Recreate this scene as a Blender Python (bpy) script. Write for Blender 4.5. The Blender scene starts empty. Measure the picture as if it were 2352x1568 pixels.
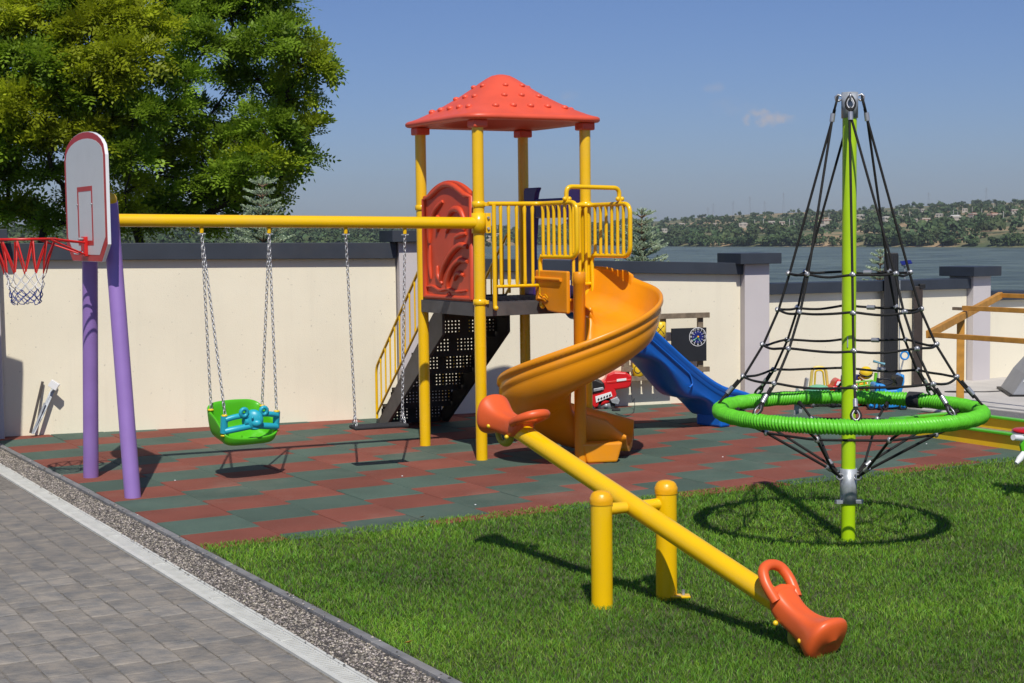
import bpy, math, random
import numpy as np
from mathutils import Vector, Matrix
random.seed(7); rng = np.random.default_rng(7)
sc = bpy.context.scene
COL = sc.collection

# ------------------------------------------------------------------ camera, light, exposure
F, CX, CY, HY, ROLL, H = 3500., 1176., 784., 535., -.012, 1.925
_p = math.atan((CY-HY)/F)
FW = np.array([0, math.cos(_p), -math.sin(_p)]); _u = np.array([0, math.sin(_p), math.cos(_p)]); _x = np.array([1., 0, 0])
RX = math.cos(ROLL)*_x+math.sin(ROLL)*_u; UP = -math.sin(ROLL)*_x+math.cos(ROLL)*_u
EYE = np.array([0, 0, H])
cam = bpy.data.cameras.new('camera'); co = bpy.data.objects.new('camera', cam); COL.objects.link(co)
co.matrix_world = Matrix([[RX[0], UP[0], -FW[0], 0], [RX[1], UP[1], -FW[1], 0], [RX[2], UP[2], -FW[2], H], [0, 0, 0, 1]])
cam.sensor_width = 36; cam.lens = F/2352*36; cam.clip_start = .1; cam.clip_end = 20000
sc.camera = co
SUN_EL, SUN_AZ = math.radians(51.5), math.radians(4.2)       # sun behind the camera, a little to its right
w = bpy.data.worlds.new('World'); sc.world = w; w.use_nodes = True
nt = w.node_tree; nt.nodes.clear()
def N(nt, t, **k):
    n = nt.nodes.new(t)
    for a, b in k.items():
        if a.startswith('i_'): n.inputs[a[2:].replace('_', ' ')].default_value = b
        else: setattr(n, a, b)
    return n
sky = N(nt, 'ShaderNodeTexSky', sky_type='NISHITA', sun_disc=False, sun_elevation=SUN_EL, sun_rotation=math.radians(180)-SUN_AZ,
        altitude=50, air_density=1.0, dust_density=.55, ozone_density=3.5)
bg = N(nt, 'ShaderNodeBackground'); bg.inputs[1].default_value = .065
hs = N(nt, 'ShaderNodeHueSaturation'); hs.inputs['Saturation'].default_value = 1.0
# a small soft cloud in the sky, by direction
tc = N(nt, 'ShaderNodeTexCoord')
def skydir(px, py):
    d = FW+RX*(px-CX)/F-UP*(py-CY)/F; return d/np.linalg.norm(d)
wbm = N(nt, 'ShaderNodeMix', data_type='RGBA', blend_type='MULTIPLY'); wbm.inputs['Factor'].default_value = 1; wbm.inputs['B'].default_value = (.77, .885, 1.26, 1)   # white balance of the whole sky
nt.links.new(sky.outputs[0], hs.inputs['Color']); nt.links.new(hs.outputs[0], wbm.inputs['A'])
last = wbm.outputs['Result']
for (px, py, sx, sy, amt) in ((1768, 272, 66, 24, .95), (1740, 262, 34, 17, .7), (1300, 222, 40, 22, .22), (1637, 202, 32, 14, .28), (1690, 250, 90, 34, .1)):
    d = skydir(px, py)
    mp = N(nt, 'ShaderNodeVectorMath', operation='SUBTRACT'); mp.inputs[1].default_value = d
    nrm = N(nt, 'ShaderNodeVectorMath', operation='NORMALIZE'); nt.links.new(tc.outputs['Generated'], nrm.inputs[0]); nt.links.new(nrm.outputs[0], mp.inputs[0])
    nz = N(nt, 'ShaderNodeTexNoise'); nz.inputs['Scale'].default_value = 130; nz.inputs['Detail'].default_value = 7; nz.inputs['Roughness'].default_value = .6; nt.links.new(nrm.outputs[0], nz.inputs['Vector'])
    mu = N(nt, 'ShaderNodeVectorMath', operation='MULTIPLY'); mu.inputs[1].default_value = (F/sx, 1, F/sy); nt.links.new(mp.outputs[0], mu.inputs[0])
    ln = N(nt, 'ShaderNodeVectorMath', operation='LENGTH'); nt.links.new(mu.outputs[0], ln.inputs[0])
    sb = N(nt, 'ShaderNodeMath', operation='MULTIPLY_ADD'); nt.links.new(nz.outputs['Fac'], sb.inputs[0]); sb.inputs[1].default_value = 2.6; sb.inputs[2].default_value = -.35
    s2 = N(nt, 'ShaderNodeMath', operation='SUBTRACT'); nt.links.new(sb.outputs[0], s2.inputs[0]); nt.links.new(ln.outputs['Value'], s2.inputs[1])
    mr = N(nt, 'ShaderNodeMapRange'); mr.interpolation_type = 'SMOOTHSTEP'; mr.inputs['From Max'].default_value = 1.0; mr.inputs['To Max'].default_value = amt
    nt.links.new(s2.outputs[0], mr.inputs['Value'])
    mx = N(nt, 'ShaderNodeMix', data_type='RGBA'); nt.links.new(mr.outputs[0], mx.inputs['Factor']); nt.links.new(last, mx.inputs['A']); mx.inputs['B'].default_value = (6.6, 6.7, 7.8, 1)
    last = mx.outputs['Result']
nt.links.new(last, bg.inputs[0])
out = N(nt, 'ShaderNodeOutputWorld'); nt.links.new(bg.outputs[0], out.inputs[0])
sl = bpy.data.lights.new('sun', 'SUN'); sl.energy = 4.3; sl.angle = math.radians(.53); sl.color = (1, .955, .87)
so = bpy.data.objects.new('sun', sl); COL.objects.link(so)
sdir = Vector((math.sin(SUN_AZ)*math.cos(SUN_EL), -math.cos(SUN_AZ)*math.cos(SUN_EL), math.sin(SUN_EL)))
so.rotation_euler = sdir.to_track_quat('Z', 'Y').to_euler(); so.location = (0, -5, 12)
vs = sc.view_settings; vs.view_transform = 'Standard'; vs.look = 'None'; vs.exposure = 0.0; vs.gamma = 1; vs.use_curve_mapping = False
sc.cycles.max_bounces = 6; sc.cycles.diffuse_bounces = 3; sc.cycles.glossy_bounces = 3; sc.cycles.transmission_bounces = 2; sc.cycles.transparent_max_bounces = 4
sc.cycles.use_denoising = True

# ------------------------------------------------------------------ helpers
def ray(px, py): return FW+RX*(px-CX)/F-UP*(py-CY)/F
def G(px, py, z=0.):                                         # pixel of the photograph -> point at height z
    d = ray(px, py); return EYE+d*(z-H)/d[2]
def Yp(px, py, y):                                           # pixel -> point at distance y
    d = ray(px, py); return EYE+d*y/d[1]
def Zh(px, py, P):                                           # height on a vertical through P
    d = ray(px, py); return H+d[2]*math.hypot(P[0], P[1])/math.hypot(d[0], d[1])
V = lambda *a: np.array(a, float)
def nrmz(a): a = np.asarray(a, float); return a/max(1e-9, np.linalg.norm(a))
Zu = V(0, 0, 1)

class MB:
    def __init__(s): s.v = []; s.f = []; s.s = []
    def add(s, vs, fs, smooth=False):
        b = len(s.v); s.v += [tuple(map(float, p)) for p in vs]
        s.f += [tuple(b+i for i in f) for f in fs]; s.s += [smooth]*len(fs); return s
    def box(s, c, hx, hy, hz):
        c = np.asarray(c, float); hx, hy, hz = (np.asarray(a, float) for a in (hx, hy, hz))
        if np.dot(np.cross(hx, hy), hz) < 0: hx = -hx
        P = [c+i*hx+j*hy+k*hz for k in (-1, 1) for j in (-1, 1) for i in (-1, 1)]
        return s.add(P, [(0, 2, 3, 1), (4, 5, 7, 6), (0, 1, 5, 4), (2, 6, 7, 3), (0, 4, 6, 2), (1, 3, 7, 5)])
    def aabox(s, x0, x1, y0, y1, z0, z1):
        return s.box(((x0+x1)/2, (y0+y1)/2, (z0+z1)/2), ((x1-x0)/2, 0, 0), (0, (y1-y0)/2, 0), (0, 0, (z1-z0)/2))
    def beam(s, a, b, w, h, up=Zu):
        a, b = np.asarray(a, float), np.asarray(b, float); d = b-a; t = nrmz(d)
        sd = nrmz(np.cross(t, up)); uu = np.cross(sd, t)
        return s.box((a+b)/2, d/2, sd*w/2, uu*h/2)
    def tube(s, pts, r, n=12, closed=False, caps=True, sx=1., up0=None, smooth=True):
        P = [np.asarray(p, float) for p in pts]; m = len(P)
        rr = r if hasattr(r, '__len__') else [r]*m
        T = []
        for i in range(m):
            if closed: t = P[(i+1) % m]-P[i-1]
            else: t = P[min(i+1, m-1)]-P[max(i-1, 0)]
            T.append(nrmz(t))
        up = np.asarray(up0, float) if up0 is not None else (Zu if abs(T[0][2]) < .95 else V(1, 0, 0))
        a = nrmz(np.cross(T[0], up)); vs = []
        for i in range(m):
            a = nrmz(a-T[i]*np.dot(a, T[i])); b = np.cross(T[i], a)
            for k in range(n):
                q = 2*math.pi*k/n; vs.append(P[i]+rr[i]*(math.cos(q)*a*sx+math.sin(q)*b))
        fs = []
        for i in range(m if closed else m-1):
            j = (i+1) % m
            for k in range(n):
                l = (k+1) % n; fs.append((i*n+k, i*n+l, j*n+l, j*n+k))
        s.add(vs, fs, smooth)
        if caps and not closed:
            s.add(vs[:n][::-1], [tuple(range(n))]); s.add(vs[-n:], [tuple(range(n))])
        return s
    def cyl(s, a, b, r, n=24, r2=None): return s.tube([a, b], [r, r if r2 is None else r2], n)
    def lathe(s, prof, c=(0, 0, 0), n=24, ax=None, smooth=True):
        c = np.asarray(c, float); z = Zu if ax is None else nrmz(ax)
        x = nrmz(np.cross(z, V(0, 1, 0.01))); y = np.cross(z, x); vs = []
        for (r, h) in prof:
            for k in range(n):
                q = 2*math.pi*k/n; vs.append(c+z*h+r*(math.cos(q)*x+math.sin(q)*y))
        fs = [(i*n+k, i*n+(k+1) % n, (i+1)*n+(k+1) % n, (i+1)*n+k) for i in range(len(prof)-1) for k in range(n)]
        return s.add(vs, fs, smooth)
    def ball(s, c, r, n=12, m=8, sc3=(1, 1, 1)):
        c = np.asarray(c, float); vs = []
        for i in range(m+1):
            t = math.pi*i/m
            for k in range(n):
                q = 2*math.pi*k/n; vs.append(c+r*V(math.sin(t)*math.cos(q)*sc3[0], math.sin(t)*math.sin(q)*sc3[1], -math.cos(t)*sc3[2]))
        return s.add(vs, [(i*n+k, i*n+(k+1) % n, (i+1)*n+(k+1) % n, (i+1)*n+k) for i in range(m) for k in range(n)], True)
    def prism(s, pts, o, ux, uy, d):                          # 2-D outline in the frame (o, ux, uy), extruded by vector d
        o, ux, uy, d = (np.asarray(a, float) for a in (o, ux, uy, d)); n = len(pts)
        A = [o+ux*p[0]+uy*p[1] for p in pts]; B = [a+d for a in A]
        area = sum(pts[i][0]*pts[(i+1) % n][1]-pts[(i+1) % n][0]*pts[i][1] for i in range(n))
        flip = (area > 0) == (np.dot(np.cross(ux, uy), d) > 0)
        fs = [tuple(range(n))[::-1] if flip else tuple(range(n)), tuple(range(n, 2*n)) if flip else tuple(range(n, 2*n))[::-1]]
        for i in range(n):
            j = (i+1) % n; q = (i, j, n+j, n+i); fs.append(q if flip else q[::-1])
        return s.add(A+B, fs)
    def build(s, name, m, parent=None, bevel=0, origin=None, seg=2, subsurf=0):
        o0 = np.zeros(3)
        if parent is not None: o0 = np.array(parent['_o'])
        elif origin is not None: o0 = np.asarray(origin, float)
        me = bpy.data.meshes.new(name)
        me.from_pydata([(p[0]-o0[0], p[1]-o0[1], p[2]-o0[2]) for p in s.v], [], s.f)
        me.polygons.foreach_set('use_smooth', s.s); me.materials.append(m); me.update()
        ob = bpy.data.objects.new(name, me); COL.objects.link(ob)
        if parent is not None: ob.parent = parent; ob['_o'] = list(o0)
        else: ob.location = o0; ob['_o'] = list(o0)
        if bevel:
            b = ob.modifiers.new('bevel', 'BEVEL'); b.width = bevel; b.segments = seg; b.limit_method = 'ANGLE'; b.angle_limit = .6
        if subsurf:
            b = ob.modifiers.new('sub', 'SUBSURF'); b.levels = b.render_levels = subsurf
        return ob

def npmesh(name, verts, faces, m, parent=None, cols=None, smooth=False):
    """verts (n,3), faces (k,q) numpy; cols (n,3) vertex tint"""
    o0 = np.array(parent['_o']) if parent is not None else np.zeros(3)
    me = bpy.data.meshes.new(name); nv, (nf, q) = len(verts), faces.shape
    me.vertices.add(nv); me.vertices.foreach_set('co', (verts-o0).astype(np.float32).ravel())
    me.loops.add(nf*q); me.loops.foreach_set('vertex_index', faces.astype(np.int32).ravel())
    me.polygons.add(nf); me.polygons.foreach_set('loop_start', np.arange(0, nf*q, q, dtype=np.int32))
    if smooth: me.polygons.foreach_set('use_smooth', np.ones(nf, bool))
    me.update(calc_edges=True)
    if cols is not None:
        a = me.color_attributes.new('tint', 'FLOAT_COLOR', 'POINT')
        a.data.foreach_set('color', np.c_[cols, np.ones(nv)].astype(np.float32).ravel())
    me.materials.append(m)
    ob = bpy.data.objects.new(name, me); COL.objects.link(ob); ob['_o'] = list(o0)
    if parent is not None: ob.parent = parent
    return ob

def thing(name, label, cat, loc=(0, 0, 0), group=None):
    o = bpy.data.objects.new(name, None); COL.objects.link(o); o.location = loc; o['_o'] = [float(a) for a in loc]
    o['label'] = label; o['category'] = cat; o.empty_display_size = .2
    if group: o['group'] = group
    return o
def tag(o, label, cat, group=None):
    o['label'] = label; o['category'] = cat
    if group: o['group'] = group
    return o
def setting(o, kind='structure', label=None):
    o['kind'] = kind
    if label: o['label'] = label
    return o
def smoothpath(P, n=8, closed=False):
    P = [np.asarray(p, float) for p in P]; out = []; m = len(P)
    for i in range(m if closed else m-1):
        p0 = P[i-1] if (i or closed) else P[0]; p1 = P[i]; p2 = P[(i+1) % m]
        p3 = P[(i+2) % m] if (closed or i+2 < m) else P[-1]
        for k in range(n):
            t = k/n; out.append(.5*((2*p1)+(-p0+p2)*t+(2*p0-5*p1+4*p2-p3)*t*t+(-p0+3*p1-3*p2+p3)*t**3))
    if not closed: out.append(P[-1])
    return out
def fillet(P, r, n=5):
    """polyline with rounded corners"""
    P = [np.asarray(p, float) for p in P]; out = [P[0]]
    for i in range(1, len(P)-1):
        a, b, c = P[i-1], P[i], P[i+1]; rr = min(r, np.linalg.norm(a-b)*.45, np.linalg.norm(c-b)*.45)
        s, e = b+nrmz(a-b)*rr, b+nrmz(c-b)*rr
        for k in range(n+1):
            t = k/n; out.append((1-t)**2*s+2*t*(1-t)*b+t*t*e)
    out.append(P[-1]); return out

# ------------------------------------------------------------------ materials
def mat(name, col, rough=.5, metal=0., var=.08, scale=6., bump=0., bscale=60., spec=.5, rnd=0., col2=None, coat=0., dirt=0., tint=False, transl=0., rvar=0., specks=0., streaks=0., grain=0.):
    m = bpy.data.materials.new(name); m.use_nodes = True; nt = m.node_tree; nt.nodes.clear()
    L = nt.links.new; P = N(nt, 'ShaderNodeBsdfPrincipled'); O = N(nt, 'ShaderNodeOutputMaterial')
    P.inputs['Roughness'].default_value = rough; P.inputs['Metallic'].default_value = metal; P.inputs['Specular IOR Level'].default_value = spec
    if coat: P.inputs['Coat Weight'].default_value = coat; P.inputs['Coat Roughness'].default_value = .12
    tcn = N(nt, 'ShaderNodeTexCoord'); g = N(nt, 'ShaderNodeNewGeometry')
    nz = N(nt, 'ShaderNodeTexNoise'); nz.inputs['Scale'].default_value = scale; nz.inputs['Detail'].default_value = 5; L(g.outputs['Position'], nz.inputs['Vector'])
    c2 = col2 if col2 else tuple(c*(1-2.2*var) for c in col)
    rp = N(nt, 'ShaderNodeMapRange'); rp.inputs['From Min'].default_value = .35; rp.inputs['From Max'].default_value = .68; L(nz.outputs['Fac'], rp.inputs['Value'])
    mx = N(nt, 'ShaderNodeMix', data_type='RGBA'); mx.inputs['A'].default_value = (*col, 1); mx.inputs['B'].default_value = (*c2, 1); L(rp.outputs[0], mx.inputs['Factor'])
    c = mx.outputs['Result']
    if tint:
        at = N(nt, 'ShaderNodeAttribute', attribute_name='tint'); mm = N(nt, 'ShaderNodeMix', data_type='RGBA', blend_type='MULTIPLY'); mm.inputs['Factor'].default_value = 1
        L(c, mm.inputs['A']); L(at.outputs['Color'], mm.inputs['B']); c = mm.outputs['Result']
    if rnd:
        oi = N(nt, 'ShaderNodeObjectInfo'); hv = N(nt, 'ShaderNodeHueSaturation'); r2 = N(nt, 'ShaderNodeMapRange'); L(oi.outputs['Random'], r2.inputs['Value'])
        r2.inputs['To Min'].default_value = 1-rnd; r2.inputs['To Max'].default_value = 1+rnd; L(r2.outputs[0], hv.inputs['Value']); L(c, hv.inputs['Color']); c = hv.outputs[0]
    if dirt:
        n2 = N(nt, 'ShaderNodeTexNoise'); n2.inputs['Scale'].default_value = scale*.35; n2.inputs['Detail'].default_value = 8; n2.inputs['Roughness'].default_value = .7; L(g.outputs['Position'], n2.inputs['Vector'])
        r3 = N(nt, 'ShaderNodeMapRange'); r3.inputs['From Min'].default_value = .52; r3.inputs['From Max'].default_value = .75; r3.inputs['To Max'].default_value = dirt; L(n2.outputs['Fac'], r3.inputs['Value'])
        m2 = N(nt, 'ShaderNodeMix', data_type='RGBA'); m2.inputs['B'].default_value = (.33, .28, .22, 1); L(r3.outputs[0], m2.inputs['Factor']); L(c, m2.inputs['A']); c = m2.outputs['Result']
    def overlay(c, fac, colr):
        m2 = N(nt, 'ShaderNodeMix', data_type='RGBA'); m2.inputs['B'].default_value = (*colr, 1); L(fac, m2.inputs['Factor']); L(c, m2.inputs['A']); return m2.outputs['Result']
    def rng_(src, lo, hi, to):
        r3 = N(nt, 'ShaderNodeMapRange'); r3.inputs['From Min'].default_value = lo; r3.inputs['From Max'].default_value = hi; r3.inputs['To Max'].default_value = to; L(src, r3.inputs['Value']); return r3.outputs[0]
    if specks:
        vo = N(nt, 'ShaderNodeTexNoise'); vo.inputs['Scale'].default_value = 34; vo.inputs['Detail'].default_value = 1; L(g.outputs['Position'], vo.inputs['Vector']); c = overlay(c, rng_(vo.outputs['Fac'], .735, .775, specks), (.12, .10, .08))
    if streaks:
        mp = N(nt, 'ShaderNodeMapping'); mp.inputs['Scale'].default_value = (9, 9, .55); L(g.outputs['Position'], mp.inputs[0]); n5 = N(nt, 'ShaderNodeTexNoise'); n5.inputs['Scale'].default_value = 1; n5.inputs['Detail'].default_value = 6; n5.inputs['Roughness'].default_value = .65; L(mp.outputs[0], n5.inputs['Vector'])
        c = overlay(c, rng_(n5.outputs['Fac'], .54, .80, streaks), (.30, .27, .22))
    if grain:
        n6 = N(nt, 'ShaderNodeTexNoise'); n6.inputs['Scale'].default_value = 170; n6.inputs['Detail'].default_value = 2; L(g.outputs['Position'], n6.inputs['Vector']); c = overlay(c, rng_(n6.outputs['Fac'], .5, .72, grain), (.34, .33, .30)); c = overlay(c, rng_(n6.outputs['Fac'], .5, .3, grain), (.03, .03, .03))
    L(c, P.inputs['Base Color'])
    if rvar:
        r4 = N(nt, 'ShaderNodeMapRange'); r4.inputs['To Min'].default_value = rough-rvar; r4.inputs['To Max'].default_value = rough+rvar; L(nz.outputs['Fac'], r4.inputs['Value']); L(r4.outputs[0], P.inputs['Roughness'])
    if bump:
        n3 = N(nt, 'ShaderNodeTexNoise'); n3.inputs['Scale'].default_value = bscale; n3.inputs['Detail'].default_value = 4; L(g.outputs['Position'], n3.inputs['Vector'])
        b = N(nt, 'ShaderNodeBump'); b.inputs['Strength'].default_value = 1; b.inputs['Distance'].default_value = bump; L(n3.outputs['Fac'], b.inputs['Height']); L(b.outputs[0], P.inputs['Normal'])
    res = P.outputs[0]
    if transl:
        T = N(nt, 'ShaderNodeBsdfTranslucent'); L(c, T.inputs['Color']); ms = N(nt, 'ShaderNodeMixShader'); ms.inputs[0].default_value = transl; L(res, ms.inputs[1]); L(T.outputs[0], ms.inputs[2]); res = ms.outputs[0]
    L(res, O.inputs['Surface']); return m
M = dict(
    yellow=mat('yellow_paint', (.88, .52, .002), .3, var=.02, coat=.25, bump=.0004, bscale=25, dirt=.11, rvar=.10),
    ycap=mat('yellow_plastic', (.86, .42, .004), .35, var=.04, bump=.0015, bscale=60),
    orange=mat('slide_orange', (.86, .31, .006), .32, var=.05, scale=3, dirt=.16, rvar=.12),
    red=mat('roof_coral', (.80, .105, .05), .42, var=.06, scale=4, dirt=.10, rvar=.08),
    panel=mat('panel_coral', (.66, .072, .022), .45, var=.05, dirt=.05),
    seat=mat('seat_orange', (.80, .12, .025), .4, var=.04, dirt=.05, rvar=.08),
    purple=mat('purple_paint', (.295, .175, .47), .42, var=.04, dirt=.05),
    violet=mat('shaded_violet_plastic', (.05, .022, .16), .35, var=.05),  # hood panel: the roof's shade is put into this darkened base colour
    lime=mat('lime_paint', (.43, .68, .006), .3, var=.04, coat=.2, dirt=.06),
    ropeg=mat('green_cord', (.13, .60, .025), .45, var=.1, scale=40),
    rope=mat('black_rope', (.010, .009, .008), .8, var=.2, scale=80, bump=.002, bscale=160),
    alu=mat('aluminium_clamp', (.50, .50, .51), .35, metal=.6, var=.1, scale=30, bump=.0006, bscale=90),
    zinc=mat('galvanised_steel', (.50, .53, .56), .42, metal=.35, var=.25, scale=14, dirt=.15),
    steel=mat('chain_steel', (.62, .62, .62), .35, metal=.5, var=.2, scale=60),
    blue=mat('slide_blue', (.006, .14, .60), .32, var=.06, scale=4, dirt=.06),
    greenp=mat('green_plastic', (.09, .50, .012), .33, var=.04, dirt=.04),
    teal=mat('teal_plastic', (.02, .40, .52), .38, var=.05),
    black=mat('black_steel', (.012, .011, .011), .5, var=.2),
    deck=mat('grey_deck', (.085, .08, .08), .55, var=.15, dirt=.2),
    rubberk=mat('black_rubber', (.03, .03, .033), .8, var=.25, bump=.001, bscale=60),
    cream=mat('cream_render', (.83, .765, .60), .88, var=.025, scale=1.2, bump=.0014, bscale=90, dirt=.09, spec=.2, specks=.28, streaks=.09),
    grey=mat('grey_render', (.56, .52, .52), .88, var=.03, scale=2, bump=.001, bscale=120, dirt=.06, spec=.2),
    cope=mat('dark_coping', (.032, .040, .055), .55, var=.1, scale=3, dirt=.06),
    rtile=mat('red_rubber_tile', (.235, .068, .045), .9, var=.10, scale=2, bump=.003, bscale=200, rnd=.13, dirt=.26, spec=.25, grain=.14),
    gtile=mat('green_rubber_tile', (.078, .125, .097), .9, var=.10, scale=2, bump=.003, bscale=200, rnd=.13, dirt=.22, spec=.25, grain=.12),
    soil=mat('soil', (.09, .10, .04), .95, var=.3, scale=9, bump=.01, bscale=40),
    paver=mat('stone_paver', (.275, .245, .205), .85, var=.0, col2=(.165, .162, .155), scale=8, bump=.009, bscale=26, rnd=.13, dirt=.3, spec=.25),
    sand=mat('joint_sand', (.21, .19, .16), .95, var=.2, scale=30, bump=.003, bscale=120),
    kerb=mat('grey_kerbstone', (.22, .22, .22), .85, var=.15, scale=8, bump=.004, bscale=60, rnd=.08, dirt=.5),
    pebble=mat('washed_pebble', (.40, .365, .33), .7, var=.2, scale=40, tint=True),
    mortar=mat('gravel_mortar', (.10, .092, .09), .95, var=.2, scale=30, bump=.004, bscale=90),
    grate=mat('painted_grate', (.66, .66, .60), .45, var=.08, scale=10, dirt=.2),
    dark=mat('dark_void', (.02, .02, .02), .9),
    white=mat('white_board', (.62, .64, .63), .4, var=.02, dirt=.04),
    whitep=mat('white_plastic', (.8, .8, .8), .4, var=.02),
    rimred=mat('red_paint', (.62, .015, .012), .35, var=.05),
    boardred=mat('board_red_print', (.50, .03, .025), .45, var=.05),
    netw=mat('white_cord', (.75, .74, .72), .7), netb=mat('blue_cord', (.03, .06, .28), .7),
    leaf=mat('tree_leaves', (.37, .45, .034), .5, var=.2, scale=.9, tint=True, transl=.5, spec=.35),
    bark=mat('tree_bark', (.055, .042, .03), .9, var=.3, scale=20, bump=.01, bscale=25),
    fir=mat('silver_needles', (.52, .62, .42), .6, var=.15, scale=8, tint=True, transl=.12, spec=.3),
    twig=mat('fir_twig', (.24, .15, .09), .85, var=.2, scale=20),
    blade=mat('grass_blades', (.205, .425, .04), .5, var=.28, scale=.8, tint=True, transl=.4, spec=.3, col2=(.115, .285, .028)),
    water=None,
    wood=mat('weathered_wood', (.25, .19, .125), .8, var=.2, scale=15, bump=.002, bscale=30, dirt=.2),
    board=mat('blackboard', (.012, .014, .018), .6, var=.1),
    pine=mat('ochre_stained_pine', (.60, .285, .045), .55, var=.12, scale=12),
    slab=mat('pale_concrete', (.52, .49, .45), .85, var=.06, scale=3, bump=.001, bscale=80, rnd=.04),
    ltgrey=mat('light_kerb', (.55, .52, .47), .85, var=.1, scale=8, dirt=.15),
    redtoy=mat('red_toy_plastic', (.62, .012, .016), .3, var=.05),
    bluetoy=mat('blue_toy_plastic', (.02, .27, .70), .3, var=.05),
    greentoy=mat('green_toy_plastic', (.16, .55, .02), .35, var=.05),
    mint=mat('mint_toy_plastic', (.16, .48, .30), .4, var=.05),
    yeltoy=mat('yellow_toy_plastic', (.86, .58, .02), .35, var=.05),
    softy=mat('pale_yellow_plastic', (.82, .62, .16), .4, var=.05),
    navy=mat('clock_navy', (.012, .02, .16), .4),
    clip=mat('bollard_grey', (.022, .023, .026), .45, var=.1), brown=mat('brown_post', (.05, .036, .03), .55, var=.15),
    cgrey=mat('grey_cover', (.28, .29, .31), .5, var=.06),
)
# ------------------------------------------------------------------ large structure: ground, lake, hills
SD = V(*sdir)
TH, T0 = .5315, V(-3.4305, 11.9017, 0)
KD = V(math.sin(TH), -math.cos(TH), 0); JD = V(math.cos(TH), math.sin(TH), 0)
def clip(poly, a, n):                                        # keep the part of a 2-D polygon with (p-a).n >= 0
    o = []
    for i in range(len(poly)):
        p, q = poly[i], poly[(i+1) % len(poly)]; dp = np.dot(p-a, n); dq = np.dot(q-a, n)
        if dp >= 0: o.append(p)
        if (dp >= 0) != (dq >= 0): o.append(p+(q-p)*dp/(dp-dq))
    return o
def area(p): return abs(sum(p[i][0]*p[(i+1) % len(p)][1]-p[(i+1) % len(p)][0]*p[i][1] for i in range(len(p))))/2 if len(p) > 2 else 0
def slabtop(poly, z0, z1, inset=.004):
    """a tile: walls plus a slightly inset, chamfered top"""
    c = sum(poly)/len(poly); n = len(poly); mb = MB()
    ins = [p+nrmz(c-p)*inset*1.4 for p in poly]
    vs = [(*p[:2], z0) for p in poly]+[(*p[:2], z1-inset) for p in poly]+[(*p[:2], z1) for p in ins]
    ar = sum(poly[i][0]*poly[(i+1) % n][1]-poly[(i+1) % n][0]*poly[i][1] for i in range(n))
    fs = [tuple(range(2*n, 3*n))]+[(k*n+i, k*n+(i+1) % n, (k+1)*n+(i+1) % n, (k+1)*n+i) for k in (0, 1) for i in range(n)]
    if ar < 0: fs = [f[::-1] for f in fs]
    return mb.add(vs, fs)
# lines of the place (world xy)
gl = [V(-1.99, 9.38), V(.33, 10.66), V(4.27, 12.70)]         # lawn / rubber border
GL0, GLn = gl[0], nrmz(V(-(gl[2]-gl[0])[1], (gl[2]-gl[0])[0]))
W1 = V(-3.746, 15.179); WD = nrmz(V(2.279, 17.156)-W1); WN = V(WD[1], -WD[0])    # wall base line, first run
RE0 = V(4.166, 16.304); RED = nrmz(V(5.049, 14.959)-RE0); REN = V(-RED[1], RED[0])   # right border of the rubber; REN points away from it
if np.dot(REN, V(1, 0)) < 0: REN = -REN

# ground sheet round the playground and the slope down to the lake
gs = MB(); xs = [-60, -25, -12, -5, 0, 6, 12, 25, 60]; ys = [-25, -5, 2, 8, 14, 19.6, 24, 40, 90, 160]
def gz(x, y):
    d = y-(15+.45*max(x, -8)); return -.09 if d < 2 else -.09-min(11.5, (d-2)*.12)
gs.add([(x, y, gz(x, y)) for y in ys for x in xs], [(j*9+i, j*9+i+1, (j+1)*9+i+1, (j+1)*9+i) for j in range(len(ys)-1) for i in range(8)], True)
mg = mat('rough_grass_ground', (.06, .085, .025), .95, var=.3, scale=.8, bump=.05, bscale=3)
setting(gs.build('ground', mg))
WZ = -12.
wm = bpy.data.materials.new('lake_water'); wm.use_nodes = True; nt = wm.node_tree; B = nt.nodes['Principled BSDF']
B.inputs['Base Color'].default_value = (.035, .062, .07, 1); B.inputs['Roughness'].default_value = .28; B.inputs['Specular IOR Level'].default_value = .3; B.inputs['IOR'].default_value = 1.16
g = N(nt, 'ShaderNodeNewGeometry'); mp = N(nt, 'ShaderNodeMapping'); mp.inputs['Scale'].default_value = (.16, .35, 1); nt.links.new(g.outputs['Position'], mp.inputs[0])
n1 = N(nt, 'ShaderNodeTexNoise'); n1.inputs['Scale'].default_value = .55; n1.inputs['Detail'].default_value = 9; n1.inputs['Roughness'].default_value = .68; nt.links.new(mp.outputs[0], n1.inputs[0])
bm = N(nt, 'ShaderNodeBump'); bm.inputs['Distance'].default_value = 3.2; bm.inputs['Strength'].default_value = 1; nt.links.new(n1.outputs[0], bm.inputs['Height']); nt.links.new(bm.outputs[0], B.inputs['Normal'])
mp2 = N(nt, 'ShaderNodeMapping'); mp2.inputs['Scale'].default_value = (.012, .03, 1); nt.links.new(g.outputs['Position'], mp2.inputs[0])
n2 = N(nt, 'ShaderNodeTexNoise'); n2.inputs['Scale'].default_value = 1; n2.inputs['Detail'].default_value = 6; nt.links.new(mp2.outputs[0], n2.inputs[0])
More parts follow.
